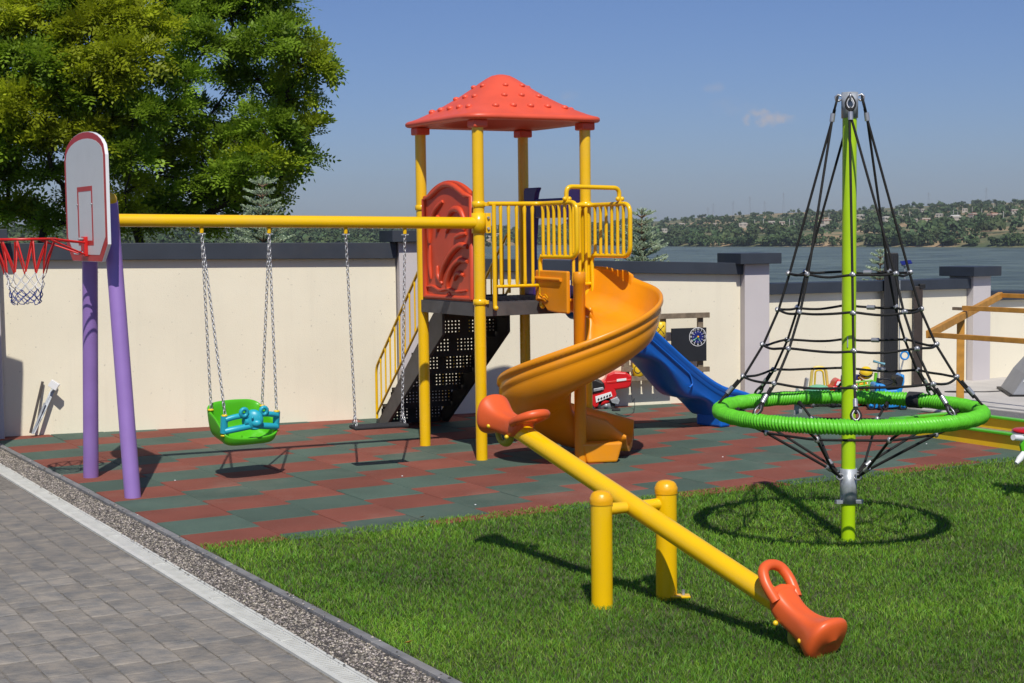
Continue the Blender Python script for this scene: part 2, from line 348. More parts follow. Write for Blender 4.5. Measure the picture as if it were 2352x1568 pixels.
cr = N(nt, 'ShaderNodeMix', data_type='RGBA'); cr.inputs['A'].default_value = (.012, .024, .022, 1); cr.inputs['B'].default_value = (.20, .25, .20, 1); ad = N(nt, 'ShaderNodeMath', operation='MULTIPLY_ADD'); mp4 = N(nt, 'ShaderNodeMapping'); mp4.inputs['Scale'].default_value = (.035, .10, 1); nt.links.new(g.outputs['Position'], mp4.inputs[0]); n4 = N(nt, 'ShaderNodeTexNoise'); n4.inputs['Scale'].default_value = 1; n4.inputs['Detail'].default_value = 8; n4.inputs['Roughness'].default_value = .75; nt.links.new(mp4.outputs[0], n4.inputs[0]); nt.links.new(n4.outputs[0], ad.inputs[0]); ad.inputs[1].default_value = 3.2; nt.links.new(n2.outputs[0], ad.inputs[2]); a2 = N(nt, 'ShaderNodeMath', operation='SUBTRACT', use_clamp=True); nt.links.new(ad.outputs[0], a2.inputs[0]); a2.inputs[1].default_value = 1.6; nt.links.new(a2.outputs[0], cr.inputs['Factor'])
n3 = N(nt, 'ShaderNodeTexNoise'); n3.inputs['Scale'].default_value = 1.5; n3.inputs['Detail'].default_value = 3; nt.links.new(mp.outputs[0], n3.inputs[0])   # small whitecaps
r3 = N(nt, 'ShaderNodeMapRange'); r3.inputs['From Min'].default_value = .69; r3.inputs['From Max'].default_value = .76; r3.inputs['To Max'].default_value = .6; nt.links.new(n3.outputs[0], r3.inputs[0])
c3 = N(nt, 'ShaderNodeMix', data_type='RGBA'); c3.inputs['B'].default_value = (.5, .55, .58, 1); nt.links.new(r3.outputs[0], c3.inputs['Factor']); nt.links.new(cr.outputs['Result'], c3.inputs['A']); nt.links.new(c3.outputs['Result'], B.inputs['Base Color'])
wb = MB(); wb.add([(-6000, 60, WZ), (6000, 60, WZ), (6000, 9000, WZ), (-6000, 9000, WZ)], [(0, 1, 2, 3)])
setting(wb.build('lake', wm))

SH = ([-1400, -600, 300, 750, 900, 1000, 1220, 1600, 2300, 3000, 3800], [900, 900, 950, 1000, 1150, 1400, 1770, 1350, 1046, 900, 850])
SK = ([-1400, -600, 640, 760, 870, 1000, 1130, 1200, 1370, 1520, 1622, 1721, 1811, 1938, 2095, 2213, 2352, 3000, 3800], [512, 512, 522, 520, 524, 524, 519, 519, 508, 501.5, 492, 486, 482, 477, 467.5, 462, 457, 440, 430])
def hor(u): return HY+ROLL*(u-CX)
def terr(u, t):
    rs = np.interp(u, *SH); rr = rs+np.interp(u, [800, 1200, 1600], [320, 1100, 1400])
    zr = H+(hor(u)-np.interp(u, *SK))/F*rr-5
    r = rs+(rr-rs)*t
    s = np.minimum(1, np.maximum(0, t))
    prof = .14*np.minimum(1, s/.05)+.86*(s**.9)
    z = WZ-1.5+(zr-WZ+1.5)*prof-np.maximum(0, t-1)*60
    z = z+1.6*np.sin(u*.021+t*9)*s*(1-s)*4
    return r, z
us = np.arange(-1400, 3801, 16.); ts = np.concatenate([[-.03], np.linspace(0, 1, 46), [1.1, 1.5, 3]])
uu, tt = np.meshgrid(us, ts); r_, z_ = terr(uu, tt); z_[0] = WZ-3
hv = np.stack([(uu-CX)/F*r_, r_, z_], -1).reshape(-1, 3); nu = len(us)
ii, jj = np.meshgrid(np.arange(nu-1), np.arange(len(ts)-1)); a = (jj*nu+ii).ravel()
hm = bpy.data.materials.new('hill_ground'); hm.use_nodes = True; nt = hm.node_tree; B = nt.nodes['Principled BSDF']; B.inputs['Roughness'].default_value = .95; B.inputs['Specular IOR Level'].default_value = .1
g = N(nt, 'ShaderNodeNewGeometry'); n1 = N(nt, 'ShaderNodeTexNoise'); n1.inputs['Scale'].default_value = .009; n1.inputs['Detail'].default_value = 9; n1.inputs['Roughness'].default_value = .7; nt.links.new(g.outputs['Position'], n1.inputs[0])
rp = N(nt, 'ShaderNodeValToRGB'); e = rp.color_ramp.elements; e[0].position = .37; e[0].color = (.075, .105, .05, 1); e[1].position = .58; e[1].color = (.38, .27, .155, 1)
k = e.new(.48); k.color = (.13, .14, .07, 1); k = e.new(.68); k.color = (.44, .31, .19, 1)
nt.links.new(n1.outputs[0], rp.inputs[0]); nt.links.new(rp.outputs[0], B.inputs['Base Color'])
setting(npmesh('hillside', hv, np.c_[a, a+1, a+nu+1, a+nu], hm, smooth=True))

def hit(px, py):
    """where a pixel meets the far hillside"""
    for t in np.linspace(0, 1, 900):
        r, z = terr(px, t); P = V((px-CX)/F*r, r, z)
        q = hor(px)+(H-z)/r*F
        if q <= py: return P
    return P
# far trees: lumpy crowns of many small faces
def crownverts(n, r, lump=.3, leaf=.16):
    blobs = [(V(0, 0, .55), .5)]+[(V(rng.normal(0, .33), rng.normal(0, .33), .25+.6*rng.random()), .22+.2*rng.random()) for _ in range(7)]
    P = np.zeros((n, 3)); Nn = np.zeros((n, 3)); k = rng.integers(0, len(blobs), n)
    d = rng.normal(size=(n, 3)); d /= np.linalg.norm(d, axis=1)[:, None]; d[:, 2] = np.where(d[:, 2] < -.5, -d[:, 2], d[:, 2])
    c = np.array([b[0] for b in blobs])[k]; rad = np.array([b[1] for b in blobs])[k]
    P = c+d*rad[:, None]*(.8+.3*rng.random((n, 1))); Nn = d+rng.normal(0, .45, (n, 3)); Nn /= np.linalg.norm(Nn, axis=1)[:, None]
    t1 = np.cross(Nn, rng.normal(size=(n, 3))); t1 /= np.linalg.norm(t1, axis=1)[:, None]; t2 = np.cross(Nn, t1)
    s = leaf*(.6+.8*rng.random((n, 1)))
    vs = np.stack([P-t1*s, P-t2*s*.8, P+t1*s, P+t2*s*.8], 1)*r
    tint = np.repeat((.75+.5*rng.random((n, 1)))*V(1, 1, 1), 4, 0)
    return vs.reshape(-1, 3), np.arange(n*4).reshape(-1, 4), tint
mfar = mat('far_foliage', (.095, .150, .058), .7, var=.25, scale=.02, tint=True, transl=.12, spec=.15)
def hbare(u, t, n):                                           # bare dry ground between the trees
    return ((1450 < u) & (u < 2080) & (t > .56) & (np.sin(u*.05+t*40) > -.7)) | ((u > 1840) & (t < .15) & (np.sin(u*.045+t*25)+np.sin(u*.013+2) > -.3)) | ((u > 2000) & (t > .55) & (np.sin(u*.02+t*31) > .35)) | ((u > 1880) & (t > .12) & (t < .3) & (np.sin(u*.031+t*20) > .72))
hs_ = [(1528, 535, 'w', 10, 'white cottage among the shore trees beside the fir'), (1568, 521, 'g', 11, 'grey roofed house above the trees left of the wall pillar'), (1646, 522, 'g', 8, 'small grey roofed house in the trees'), (1710, 523, 'w', 14, 'white roofed house standing alone between dark trees'),
       (1774, 518, 'w', 11, 'pale gabled house above the woods'), (1798, 519, 'r', 9, 'little red roofed house beside the pale gabled one'), (1899, 514, 'r', 15, 'red roofed house near the left ropes of the net'), (1890, 527, 'g', 12, 'low grey house on the dry slope by the ropes'),
       (1977, 503, 'w', 13, 'pale roofed house just right of the lime pole'), (2036, 509, 'w', 14, 'long pale house right of the pole'), (2072, 504, 'w', 11, 'white roofed house on the upper slope by the right ropes'), (2101, 515, 'g', 9, 'small grey house below the ropes'),
       (2126, 513, 'r', 12, 'brown roofed house in the gardens'), (2158, 501, 'g', 11, 'grey house high on the hillside'), (2194, 508, 'w', 19, 'wide house with a pale hipped roof'), (2237, 501, 'r', 14, 'russet roofed house on the hillside'), (2284, 503, 'r', 17, 'orange roofed house at the right edge of the village'),
       (2120, 489, 'g', 9, 'tiny grey house near the ridge'), (2216, 489, 'w', 9, 'tiny pale house near the ridge'), (2330, 492, 'r', 10, 'small red roofed house under the ridge'), (1124, 552, 'w', 13, 'white gabled house by the water behind the stair rail'), (1142, 545, 'g', 12, 'grey roofed house by the water behind the barrier')]
nT = 9200; u_ = rng.uniform(-1300, 3700, nT); t_ = rng.random(nT)**1.25; keep = ~hbare(u_, t_, 0) | (rng.random(nT) < .09)
u_, t_ = u_[keep], t_[keep]; t_ = np.maximum(.012, t_); AV, AF, AT = [], [], []; base = 0
vars_ = [crownverts(64, 1, leaf=.22) for _ in range(8)]
for u, t in zip(u_, t_):
    r, z = terr(u, t); s = rng.uniform(3.6, 7.6)*(1.15 if t < .1 else .9); v, f, c = vars_[rng.integers(8)]
    yi = hor(u)+(H-z)/r*F
    if any(abs(u-h[0]) < 9 and -3 < yi-h[1] < 9 for h in hs_): continue
    a = rng.uniform(0, 6.28); ca, sa = math.cos(a), math.sin(a); vv = v*V(s, s, s*rng.uniform(.85, 1.25)); vv = np.c_[vv[:, 0]*ca-vv[:, 1]*sa, vv[:, 0]*sa+vv[:, 1]*ca, vv[:, 2]]
    k = .9+.4*t; g_ = rng.uniform(.82, 1.15)
    AV.append(vv+V((u-CX)/F*r, r, z-.5)); AF.append(f+base); base += len(vv); AT.append(c*V(g_*rng.uniform(.9, 1.2), g_, g_*rng.uniform(.9, 1.2)))
setting(npmesh('hillside_woodland', np.vstack(AV), np.vstack(AF), mfar, cols=np.vstack(AT)), 'stuff', 'dark green woods and gardens covering the far hillside')
# the front row on the far shore, tree by tree
crown_me = []
for k in range(6):
    v, f, c = crownverts(420, 1, leaf=.105); o = npmesh('crown', v, f, mfar, cols=c); crown_me.append(o.data); bpy.data.objects.remove(o)
tr = MB().tube([(0, 0, -.1), (0, 0, .5)], [.05, .03], 6); tro = tr.build('trunk', M['bark']); trunk_me = tro.data; bpy.data.objects.remove(tro)
def child(name, me, parent):
    o = bpy.data.objects.new(name, me); COL.objects.link(o); o.parent = parent; o['_o'] = [0, 0, 0]; return o
ORD = 'first second third fourth fifth sixth seventh eighth ninth tenth eleventh twelfth thirteenth fourteenth fifteenth sixteenth seventeenth eighteenth nineteenth twentieth'.split()
x = 1490; n = 0; desc = ['rounded dark', 'broad olive green', 'low spreading', 'dense round', 'grey green', 'tall dark']
shore_px = [1494, 1516, 1541, 1560, 1586, 1612, 1632, 1652, 1680, 1700, 1722, 1748, 1766, 1790, 1816, 1842, 1858, 1884, 1914, 1990, 2012, 2036, 2062, 2108, 2136, 2166, 2196, 2242, 2284, 2318, 2345, 1230, 1256, 1286, 1318, 1350, 1382, 1412, 1440, 1466, 700, 728, 752, 776, 800, 826, 848, 866]
for n, px in enumerate(shore_px):
    r, z = terr(px, .012 if px > 1200 else .05); s = random.uniform(6.0, 9.0)*(r/1150)
    if px < 900: s *= 1.0
    tags = desc[n % 6]
    side, lo_, hi_ = ('on the far shore behind the swing beam', 0, 900) if px < 900 else ('on the far shore behind the yellow barriers', 900, 1470) if px < 1470 else ('on the far shore between fir and net', 1470, 1930) if px < 1930 else ('on the dry bank behind the net', 1930, 9999)
    grp = sorted(p for p in shore_px if lo_ <= p < hi_); od = ORD[grp.index(px)]
    T = thing('shore_tree', f'{tags} tree, {od} from the left {side}', 'tree', ((px-CX)/F*r, r, z), 'trees along the far shore')
    T.scale = (s, s, s*random.uniform(.85, 1.15)); T.rotation_euler.z = random.uniform(0, 6)
    child('crown', crown_me[n % 6], T); child('trunk', trunk_me, T)
# houses, masts
roofc = dict(w=mat('pale_roof', (.56, .54, .50), .7), r=mat('tiled_roof', (.40, .15, .085), .8), g=mat('grey_roof', (.33, .31, .30), .8)); hw = mat('house_wall', (.46, .42, .35), .85)
for px, py, kk, wd, lb in hs_:
    P = hit(px, py); T = thing('village_house', lb, 'house', tuple(P), 'houses of the village across the lake')
    a = random.uniform(-.5, .5); ex = V(math.cos(a), math.sin(a), 0); ey = V(-ex[1], ex[0], 0); wd *= .66; w_, d_, h_ = wd/2, wd*.36, 2.3
    P = P+Zu*1.5
    MB().box(P+Zu*h_/2, ex*w_, ey*d_, Zu*(h_/2+1.5)).build('wall', hw, T)
    q = [P+ex*w_*1.08*i+ey*d_*1.15*j+Zu*h_ for i, j in ((-1, -1), (1, -1), (1, 1), (-1, 1))]; rg = [P+ex*w_*.6*i+Zu*(h_+wd*.2) for i in (-1, 1)]
    MB().add(q+rg, [(0, 1, 5, 4), (2, 3, 4, 5), (0, 4, 3), (1, 2, 5), (0, 3, 2, 1)]).build('roof', roofc[kk], T)
    for s in (-.5, .5): MB().box(P+ex*w_*s-ey*(d_+.06)+Zu*1.9, ex*.6, ey*.1, Zu*.7).build('window', M['dark'], T)
pm = mat('far_steel', (.30, .32, .36), .6)
for i, (px, h) in enumerate(((1801, 22), (1686, 16), (1640, 15), (1724, 20), (1758, 14), (1628, 11), (2133, 14), (2265, 16))):
    r, z = terr(px, .97); P = V((px-CX)/F*r, r, z); h2 = h*1.6
    T = thing('power_pylon', ['tallest lattice mast on the ridge left of the net', 'thin mast on the ridge, far left of the tallest', 'slim mast on the ridge above the wall pillar', 'second tallest mast on the bare ridge', 'short mast between two taller ones on the ridge', 'lowest mast on the left end of the ridge', 'lone mast on the ridge right of the net ropes', 'lone mast on the ridge near the right edge'][i], 'pylon', tuple(P), 'masts along the ridge')
    b = MB()
    for sx in (-1, 1): b.tube([P+V(sx*1.6, 0, 0), P+V(sx*.2, 0, h2)], .17, 4)
    b.build('mast', pm, T); c = MB()
    for zz, ww in ((.8, 4), (.92, 3)): c.tube([P+V(-ww, 0, h2*zz), P+V(ww, 0, h2*zz)], .14, 4)
    c.build('cross_arm', pm, T)
for i, (px, py) in enumerate(sorted(((1735, 522), (1755, 520), (1815, 520), (1825, 524), (1905, 505), (1640, 500), (2190, 500), (2200, 505), (2233, 494), (2282, 486), (2255, 498), (2305, 507), (2090, 505), (2065, 500)))):
    P = hit(px, py); tag(MB().tube([P-Zu, P+Zu*8.5], [.34, .26], 6).build('utility_pole', roofc['w'], origin=P), f'pale utility pole among the village gardens, {ORD[i]} from the left', 'utility pole', 'poles in the village')

# ------------------------------------------------------------------ rubber tiles
fl = MB(); fl.add([(*p, -.012) for p in (V(-4.9, 15.6), V(-5.6, 14.6), V(-1.7, 8.9), V(4.9, 12.4), V(5.4, 14.6), V(3.6, 17.9))], [(5, 4, 3, 2, 1, 0)])
floor = setting(fl.build('playground_surface', M['dark']))
offs = [0, .0757, .166, .2156, .228, .235, .24, .245, .25, .25]+[.25]*12
cands = []
for j in range(22):
    u0 = -.002 if j == 0 else .0524+.5*j; u1 = .0524+.5*(j+1)
    for m in range(-26, 9):
        k0 = m+(.5 if j % 2 else 0); red = (m+(j+1)//2) % 2 == 1
        g_ = .0028
        c = [T0[:2]+JD[:2]*a+KD[:2]*(k*.5+offs[j]) for a, k in ((u0+g_, k0+g_*2), (u1-g_, k0+g_*2), (u1-g_, k0+1-g_*2), (u0+g_, k0+1-g_*2))]
        c = clip(c, W1+WN*-.12, WN)                           # ends under the wall
        c = clip(c, GL0-GLn*.10, GLn); c = clip(c, RE0, -REN); c = clip(c, V(-5.05, 14.9), nrmz(V(1., .2))) 
        if len(c) > 2 and area(c) > .012: cands.append((np.linalg.norm(sum(c)/len(c)), c, red))
cands.sort(key=lambda a: a[0]); rest = {True: MB(), False: MB()}
for i, (d, c, red) in enumerate(cands):
    dz = random.uniform(-.0025, .0025)
    mb = slabtop(c, -.02, dz, .005)
    if i < 300: mb.build('rubber_tile', M['rtile' if red else 'gtile'], floor)
    else: rest[red].add(mb.v, mb.f)
for red in (True, False):
    if rest[red].v: setting(rest[red].build('far_rubber_tiles', M['rtile' if red else 'gtile'], floor), 'stuff')
# litter on the tiles
for i, (px, py) in enumerate(sorted(((402, 1104), (924, 1094), (1092, 1160), (1660, 1050), (2128, 1020), (1610, 940), (880, 985)))):
    P = G(px, py); tag(MB().ball(P+Zu*.004, .006, 6, 4, (1.3, 1, .6)).build('pebble', M['whitep'], origin=P), f'tiny white pebble on the rubber tiles, {ORD[i]} from the left', 'pebble', 'pebbles strewn on the rubber tiles')

# ------------------------------------------------------------------ paving, drain, gravel strip, kerb on the left
def ln(p, q, s): return V(*(p+(q-p)*s))
DL0, DL1, DR0, DR1 = G(26, 1104)[:2], G(785, 1568)[:2], G(70, 1104)[:2], G(828, 1547)[:2]
KI0, KI1 = G(160, 1118)[:2], G(775, 1446)[:2]; _k = nrmz(KI1-KI0); _k = V(-_k[1], _k[0]); _k = _k if _k[0] > 0 else -_k; KI0, KI1 = KI0+_k*.035, KI1+_k*.035
dd = nrmz(DL1-DL0); dn = V(dd[1], -dd[0]);  dn = dn if dn[0] < 0 else -dn   # dn points left, to the paving
Z1 = -.004
q0 = DL0-dd*3.6; LEN = 13.0
pb = MB(); pb.add([(*p, -.0105) for p in (q0-dd*1, q0+dd*LEN, q0+dd*LEN+dn*6, q0-dd*1+dn*6)], [(0, 1, 2, 3)])
if pb.f[0]: pass
pave = setting(pb.build('paving', M['sand']))
# courses of pavers parallel to the drain
cnd = []; sp = .150
for c_ in range(34):
    a = .012+c_*sp; s = -.6+random.random()*.15
    while s < LEN:
        L_ = random.choice((.12, .16, .18, .21, .25)); 
        P = q0+dd*(s+L_/2)+dn*(a+sp/2); cnd.append((np.linalg.norm(P+V(1.6, -7.2)), P, L_)); s += L_
def paver_mesh(k):
    b = MB(); vs = []; n = 4
    for zz, ins in ((-1.2, 0), (-.22, 0), (0, .07)):
        for ang in range(12):
            t = ang/12*4; sd = int(t); fr = t-sd; cs = [(-1, -1), (1, -1), (1, 1), (-1, 1)]
            x0, y0 = cs[sd]; x1, y1 = cs[(sd+1) % 4]; x_, y_ = x0+(x1-x0)*fr, y0+(y1-y0)*fr
            if fr == 0: x_ *= .955; y_ *= .955
            j = (1-ins)*(1+random.uniform(-.018, .018)); vs.append((x_*.5*j, y_*.5*j, zz*.022+random.uniform(-.0012, .0012)))
    fs = [(i*12+k2, i*12+(k2+1) % 12, (i+1)*12+(k2+1) % 12, (i+1)*12+k2) for i in (0, 1) for k2 in range(12)]
    vs.append((0, 0, .0012)); fs += [(24+k2, 24+(k2+1) % 12, 36) for k2 in range(12)]
    b.add(vs, fs); o = b.build('p', M['paver']); me = o.data; bpy.data.objects.remove(o); return me
pms = [paver_mesh(k) for k in range(6)]
cnd.sort(key=lambda a: a[0]); rb = MB(); ang = math.atan2(dd[1], dd[0])
for i, (d, P, L_) in enumerate(cnd[:1500]):
    w_ = sp-.0045; l_ = L_-.0045
    if i < 300:
        o = child('paver', random.choice(pms), pave); o.location = (P[0], P[1], Z1+random.uniform(-.004, .003)); o.scale = (l_, w_, 1); o.rotation_euler = (random.uniform(-.012, .012), random.uniform(-.012, .012), ang+random.choice((0, math.pi)))
    else:
        e1 = V(*dd, 0)*l_/2; e2 = V(*dn, 0)*w_/2; C_ = V(*P, Z1+random.uniform(-.004, .003)); b_ = [C_+i_*e1+j_*e2 for i_, j_ in ((-1, -1), (1, -1), (1, 1), (-1, 1))]; t_2 = [C_+(p-C_)*.94 for p in b_]
        b_ = [p-Zu*.008 for p in b_]; fs = [(4, 5, 6, 7)]+[(k2, (k2+1) % 4, 4+(k2+1) % 4, 4+k2) for k2 in range(4)]
        if np.dot(np.cross(e1, e2), Zu) < 0: fs = [f[::-1] for f in fs]
        rb.add(b_+t_2, fs)
setting(rb.build('outer_pavers', M['paver'], pave), 'stuff')
# drain channel
dw = float(np.dot(DL0-DR0, dn)); D0 = DR0-dd*3.4
dch = thing('drain_channel', 'long pale metal drain channel with slotted gratings beside the stone paving', 'drain', (*D0, 0))
def P3(a, b, z): return V(*(D0+dd*a+dn*b), z)
e1, e2 = V(*dd, 0), V(*dn, 0)
for side, b in ((0, .008), (1, dw-.008)): MB().box(P3(5.8, b, -.012), e1*6.4, e2*.008, Zu*.014).build('channel_rim', M['grate'], dch)
MB().box(P3(5.8, dw/2, -.06), e1*6.4, e2*(dw/2-.018), Zu*.004).build('channel_floor', M['dark'], dch)
s = .0; wr = dw-.036
while s < 11.4:
    g_ = MB(); L_ = .997
    for b in (.018+.007, dw-.018-.007): g_.box(P3(s+L_/2, b, -.006), e1*L_/2, e2*.007, Zu*.006)
    nb = 35
    for k in range(nb): g_.box(P3(s+.012+k*(L_-.024)/(nb-1), dw/2, -.007), e1*.0085, e2*(wr/2-.012), Zu*.005)
    g_.box(P3(s+.005, dw/2, -.006), e1*.006, e2*(wr/2-.012), Zu*.006); g_.box(P3(s+L_-.005, dw/2, -.006), e1*.006, e2*(wr/2-.012), Zu*.006)
    g_.build('grating', M['grate'], dch); s += 1.0
# mortar strip with washed pebbles between drain and kerb
kd2 = nrmz(KI1-KI0); kn = V(-kd2[1], kd2[0]); kn = kn if kn[0] > 0 else -kn    # kn: toward the play area
K0 = KI0-kd2*3.6
gp = [D0, D0+dd*13, K0+kd2*13, K0]
gb = MB(); gb.add([(*p, -.014) for p in gp], [(0, 1, 2, 3)]); gst = setting(gb.build('gravel_strip', M['mortar']))
npb = 26000; a_, b_ = rng.uniform(0, 10.6, npb), rng.random(npb)
zst = np.full(npb, -.012); b_[:260] = rng.choice([-.07, -.03, 1.03, 1.09, 1.16], 260)+rng.normal(0, .03, 260); zst[:260] = .007; A = D0+np.outer(a_, dd); Bq = K0+np.outer(a_, kd2); Pp = A+(Bq-A)*b_[:, None]
oct_ = np.array([(1, 0, 0), (0, 1, 0), (-1, 0, 0), (0, -1, 0), (0, 0, 1.), (0, 0, -1)]); ofc = np.array([(0, 1, 4), (1, 2, 4), (2, 3, 4), (3, 0, 4)])
s_ = rng.uniform(.004, .0105, npb); an = rng.uniform(0, 6.28, npb); st = rng.uniform(.55, 1, npb)
vx = oct_[None]*np.stack([s_, s_*st, s_*.62], 1)[:, None]; R_ = np.stack([np.cos(an), np.sin(an)], 1)
vv = np.stack([vx[..., 0]*R_[:, None, 0]-vx[..., 1]*R_[:, None, 1], vx[..., 0]*R_[:, None, 1]+vx[..., 1]*R_[:, None, 0], vx[..., 2]], -1)+np.c_[Pp, zst][:, None]
tn = rng.choice([.2, .35, .6, .9, 1.25, 1.7], npb, p=[.22, .22, .2, .17, .12, .07])[:, None]*np.c_[np.ones(npb), rng.uniform(.93, 1, npb), rng.uniform(.8, 1, npb)]
setting(npmesh('washed_gravel', vv.reshape(-1, 3), (np.arange(npb)[:, None, None]*6+ofc[None]).reshape(-1, 3), M['pebble'], cols=np.repeat(tn, 6, 0)), 'stuff', 'washed pebbles set in the strip between drain and kerb')
kb = thing('edging_kerb', 'low grey kerb edging the rubber tiles and the lawn', 'kerb', (*K0, 0))
s = 0
for k in range(13):
    a = K0+kd2*(k+.003); c = K0+kd2*(k+.997); poly = [a+kn*.004, c+kn*.004, c+kn*.052, a+kn*.052]
    mb = slabtop(poly, -.08, .006+random.uniform(-.002, .002), .006); mb.build('kerbstone', M['kerb'], kb)

# ------------------------------------------------------------------ lawn
KL = K0+kd2*13+kn*.06; lawn_poly = [gl[0]-nrmz(gl[2]-gl[0])*.0, gl[1], gl[2], gl[2]+nrmz(gl[2]-gl[1])*5, V(12, 3), V(1.5, 1.5), K0+kd2*11.5+kn*.06]
kc = K0+kn*.06
# lawn corner where kerb and border meet
def isect(p, d, q, e):
    A_ = np.array([[d[0], -e[0]], [d[1], -e[1]]]); s_, _t = np.linalg.solve(A_, q-p); return p+d*s_
corner = isect(kc, kd2, gl[0], nrmz(gl[1]-gl[0])); lawn_poly[0] = corner
lb_ = MB(); lb_.add([(*p, -.008) for p in lawn_poly], [tuple(range(len(lawn_poly)))[::-1]]); setting(lb_.build('lawn_soil', M['soil']))
def inpoly(X, Y, poly):
    c = np.zeros(len(X), bool)
    for i in range(len(poly)):
        x1, y1 = poly[i]; x2, y2 = poly[i-1]
        m_ = ((y1 > Y) != (y2 > Y)); c ^= m_ & (X < (x2-x1)*(Y-y1)/(y2-y1+1e-12)+x1)
    return c
NB = 620000; yy = 4.6+(17-4.6)*rng.random(NB)**1.35; half = yy*.39+.5; xx = rng.uniform(-1, 1, NB)*half
ok = inpoly(xx, yy, lawn_poly) & (rng.random(NB) < np.clip(1.05-.045*(yy-6), .55, 1)); xx, yy = xx[ok], yy[ok]; nb = len(xx)
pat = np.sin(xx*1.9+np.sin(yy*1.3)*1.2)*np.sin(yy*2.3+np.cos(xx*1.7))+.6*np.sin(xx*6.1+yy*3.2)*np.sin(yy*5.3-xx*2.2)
hgt = (.026+.012*rng.random(nb)+.005*pat)*.9; lean = rng.uniform(0, 6.28, nb); lm = hgt*(.35+.95*rng.random(nb)**1.2); wd_ = .0015+.0011*rng.random(nb)
wd_ *= np.clip(yy/8, .85, 1.6)
face = rng.uniform(0, 6.28, nb); wx, wy = np.cos(face)*wd_, np.sin(face)*wd_; lx, ly = np.cos(lean)*lm, np.sin(lean)*lm
z0 = -.008; b0 = np.stack([xx-wx, yy-wy, np.full(nb, z0)], -1); b1 = np.stack([xx+wx, yy+wy, np.full(nb, z0)], -1)
m0 = np.stack([xx-wx*.8+lx*.35, yy-wy*.8+ly*.35, z0+hgt*.62], -1); m1 = np.stack([xx+wx*.8+lx*.35, yy+wy*.8+ly*.35, z0+hgt*.62], -1); tp = np.stack([xx+lx, yy+ly, z0+hgt*.95], -1)
gv = np.stack([b0, b1, m1, m0, tp], 1).reshape(-1, 3); i0 = np.arange(nb)[:, None]*5
gf = np.concatenate([i0+np.array([[0, 1, 2]]), i0+np.array([[0, 2, 3]]), i0+np.array([[3, 2, 4]])])
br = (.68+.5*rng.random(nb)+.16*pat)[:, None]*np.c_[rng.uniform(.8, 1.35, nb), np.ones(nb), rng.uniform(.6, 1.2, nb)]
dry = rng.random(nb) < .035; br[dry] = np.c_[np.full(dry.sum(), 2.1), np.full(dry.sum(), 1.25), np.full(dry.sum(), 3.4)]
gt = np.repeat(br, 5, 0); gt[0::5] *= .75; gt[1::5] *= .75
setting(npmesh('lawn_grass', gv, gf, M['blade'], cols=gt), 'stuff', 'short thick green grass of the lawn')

# ------------------------------------------------------------------ boundary wall
wall = thing('boundary_wall', 'cream rendered boundary wall with dark coping and grey pillars, stepping down to the right', 'wall', (*W1, 0))
def along(a, b, n=0.): return a+nrmz(b-a)*n
p1a, p1b = V(-3.746, 15.179)+WD*-1.27, V(-1.226, 15.907)+WD*.06
A1 = [W1-WD*6, W1+WD*2.66, 1.885, 1.83]
def wpan(a, b, za, zb, ch, oh=.07, th=.2, name='wall_panel'):
    d = nrmz(b-a); n = V(d[1], -d[0])                         # n: toward the camera
    a3, b3 = V(*a, 0), V(*b, 0); n3 = V(*n, 0)
    mb = MB(); P = [a3, b3, b3+Zu*(zb-ch), a3+Zu*(za-ch)]; Q = [p-n3*th for p in P]
    P = [p-Zu*(.25 if k < 2 else 0) for k, p in enumerate(P)]; Q = [p-Zu*(.25 if k < 2 else 0) for k, p in enumerate(Q)]
    mb.add(P+Q, [(0, 1, 2, 3), (5, 4, 7, 6), (1, 5, 6, 2), (4, 0, 3, 7), (3, 2, 6, 7)]); mb.build(name, M['cream'], wall)
    mb = MB(); P = [a3+n3*oh+Zu*(za-ch), b3+n3*oh+Zu*(zb-ch), b3+n3*oh+Zu*zb, a3+n3*oh+Zu*za]; Q = [p-n3*(th+2*oh) for p in P]
    P = [p+Zu*.002 for p in P]; Q = [p+Zu*.002 for p in Q]
    mb.add(P+Q, [(0, 1, 2, 3), (5, 4, 7, 6), (1, 5, 6, 2), (4, 0, 3, 7), (3, 2, 6, 7), (0, 4, 5, 1)]); mb.build('coping', M['cope'], wall, bevel=.004)
def pillar(c, d, wdt, dep, z, cap, oh=.09, ch=.12):
    n = V(d[1], -d[0]); c3, d3, n3 = V(*c, 0), V(*d, 0), V(*n, 0)
    p = MB().box(c3+n3*(-.1)+Zu*((z-ch)/2-.12), d3*wdt/2, n3*dep/2, Zu*((z-ch)/2+.12)).build('pillar', M['grey'], wall, bevel=.005)
    MB().box(c3+n3*(-.1)+Zu*(z-ch/2+.002), d3*(wdt/2+oh), n3*(dep/2+oh), Zu*ch/2).build('cap', M['cope'], p, bevel=.004)
PB = W1+WD*2.83                                               # pillar behind the tower's left post
PC = V(2.745, 17.30)+WD*.0; PDp = V(5.86, 19.21); WD3 = nrmz(V(5.677, 19.149)-V(2.927, 17.499))
PA = W1-WD*1.43
wpan(W1-WD*1.30, W1+WD*2.665, 1.885, 1.838, .165)
pillar(PA, WD, .30, .52, 2.02, 1)
wpan(PB+WD*.15, PC-WD*.16, 1.675, 1.555, .13)
pillar(PB, WD, .30, .42, 1.965, 1)
pillar(PC+WD*.0, WD, .31, .40, 1.665, 1, .10)
c0 = PC+WD*.155; wpan(c0-WD3*.0, PDp-WD3*.17, 1.315, 1.285, .125)
pillar(PDp, WD3, .31, .40, 1.435, 1, .09)
wpan(PDp+WD3*.155, PDp+WD3*6, 1.11, 1.03, .11)
wpan(PA-WD*5, PA-WD*.15, 1.885, 1.885, .165)
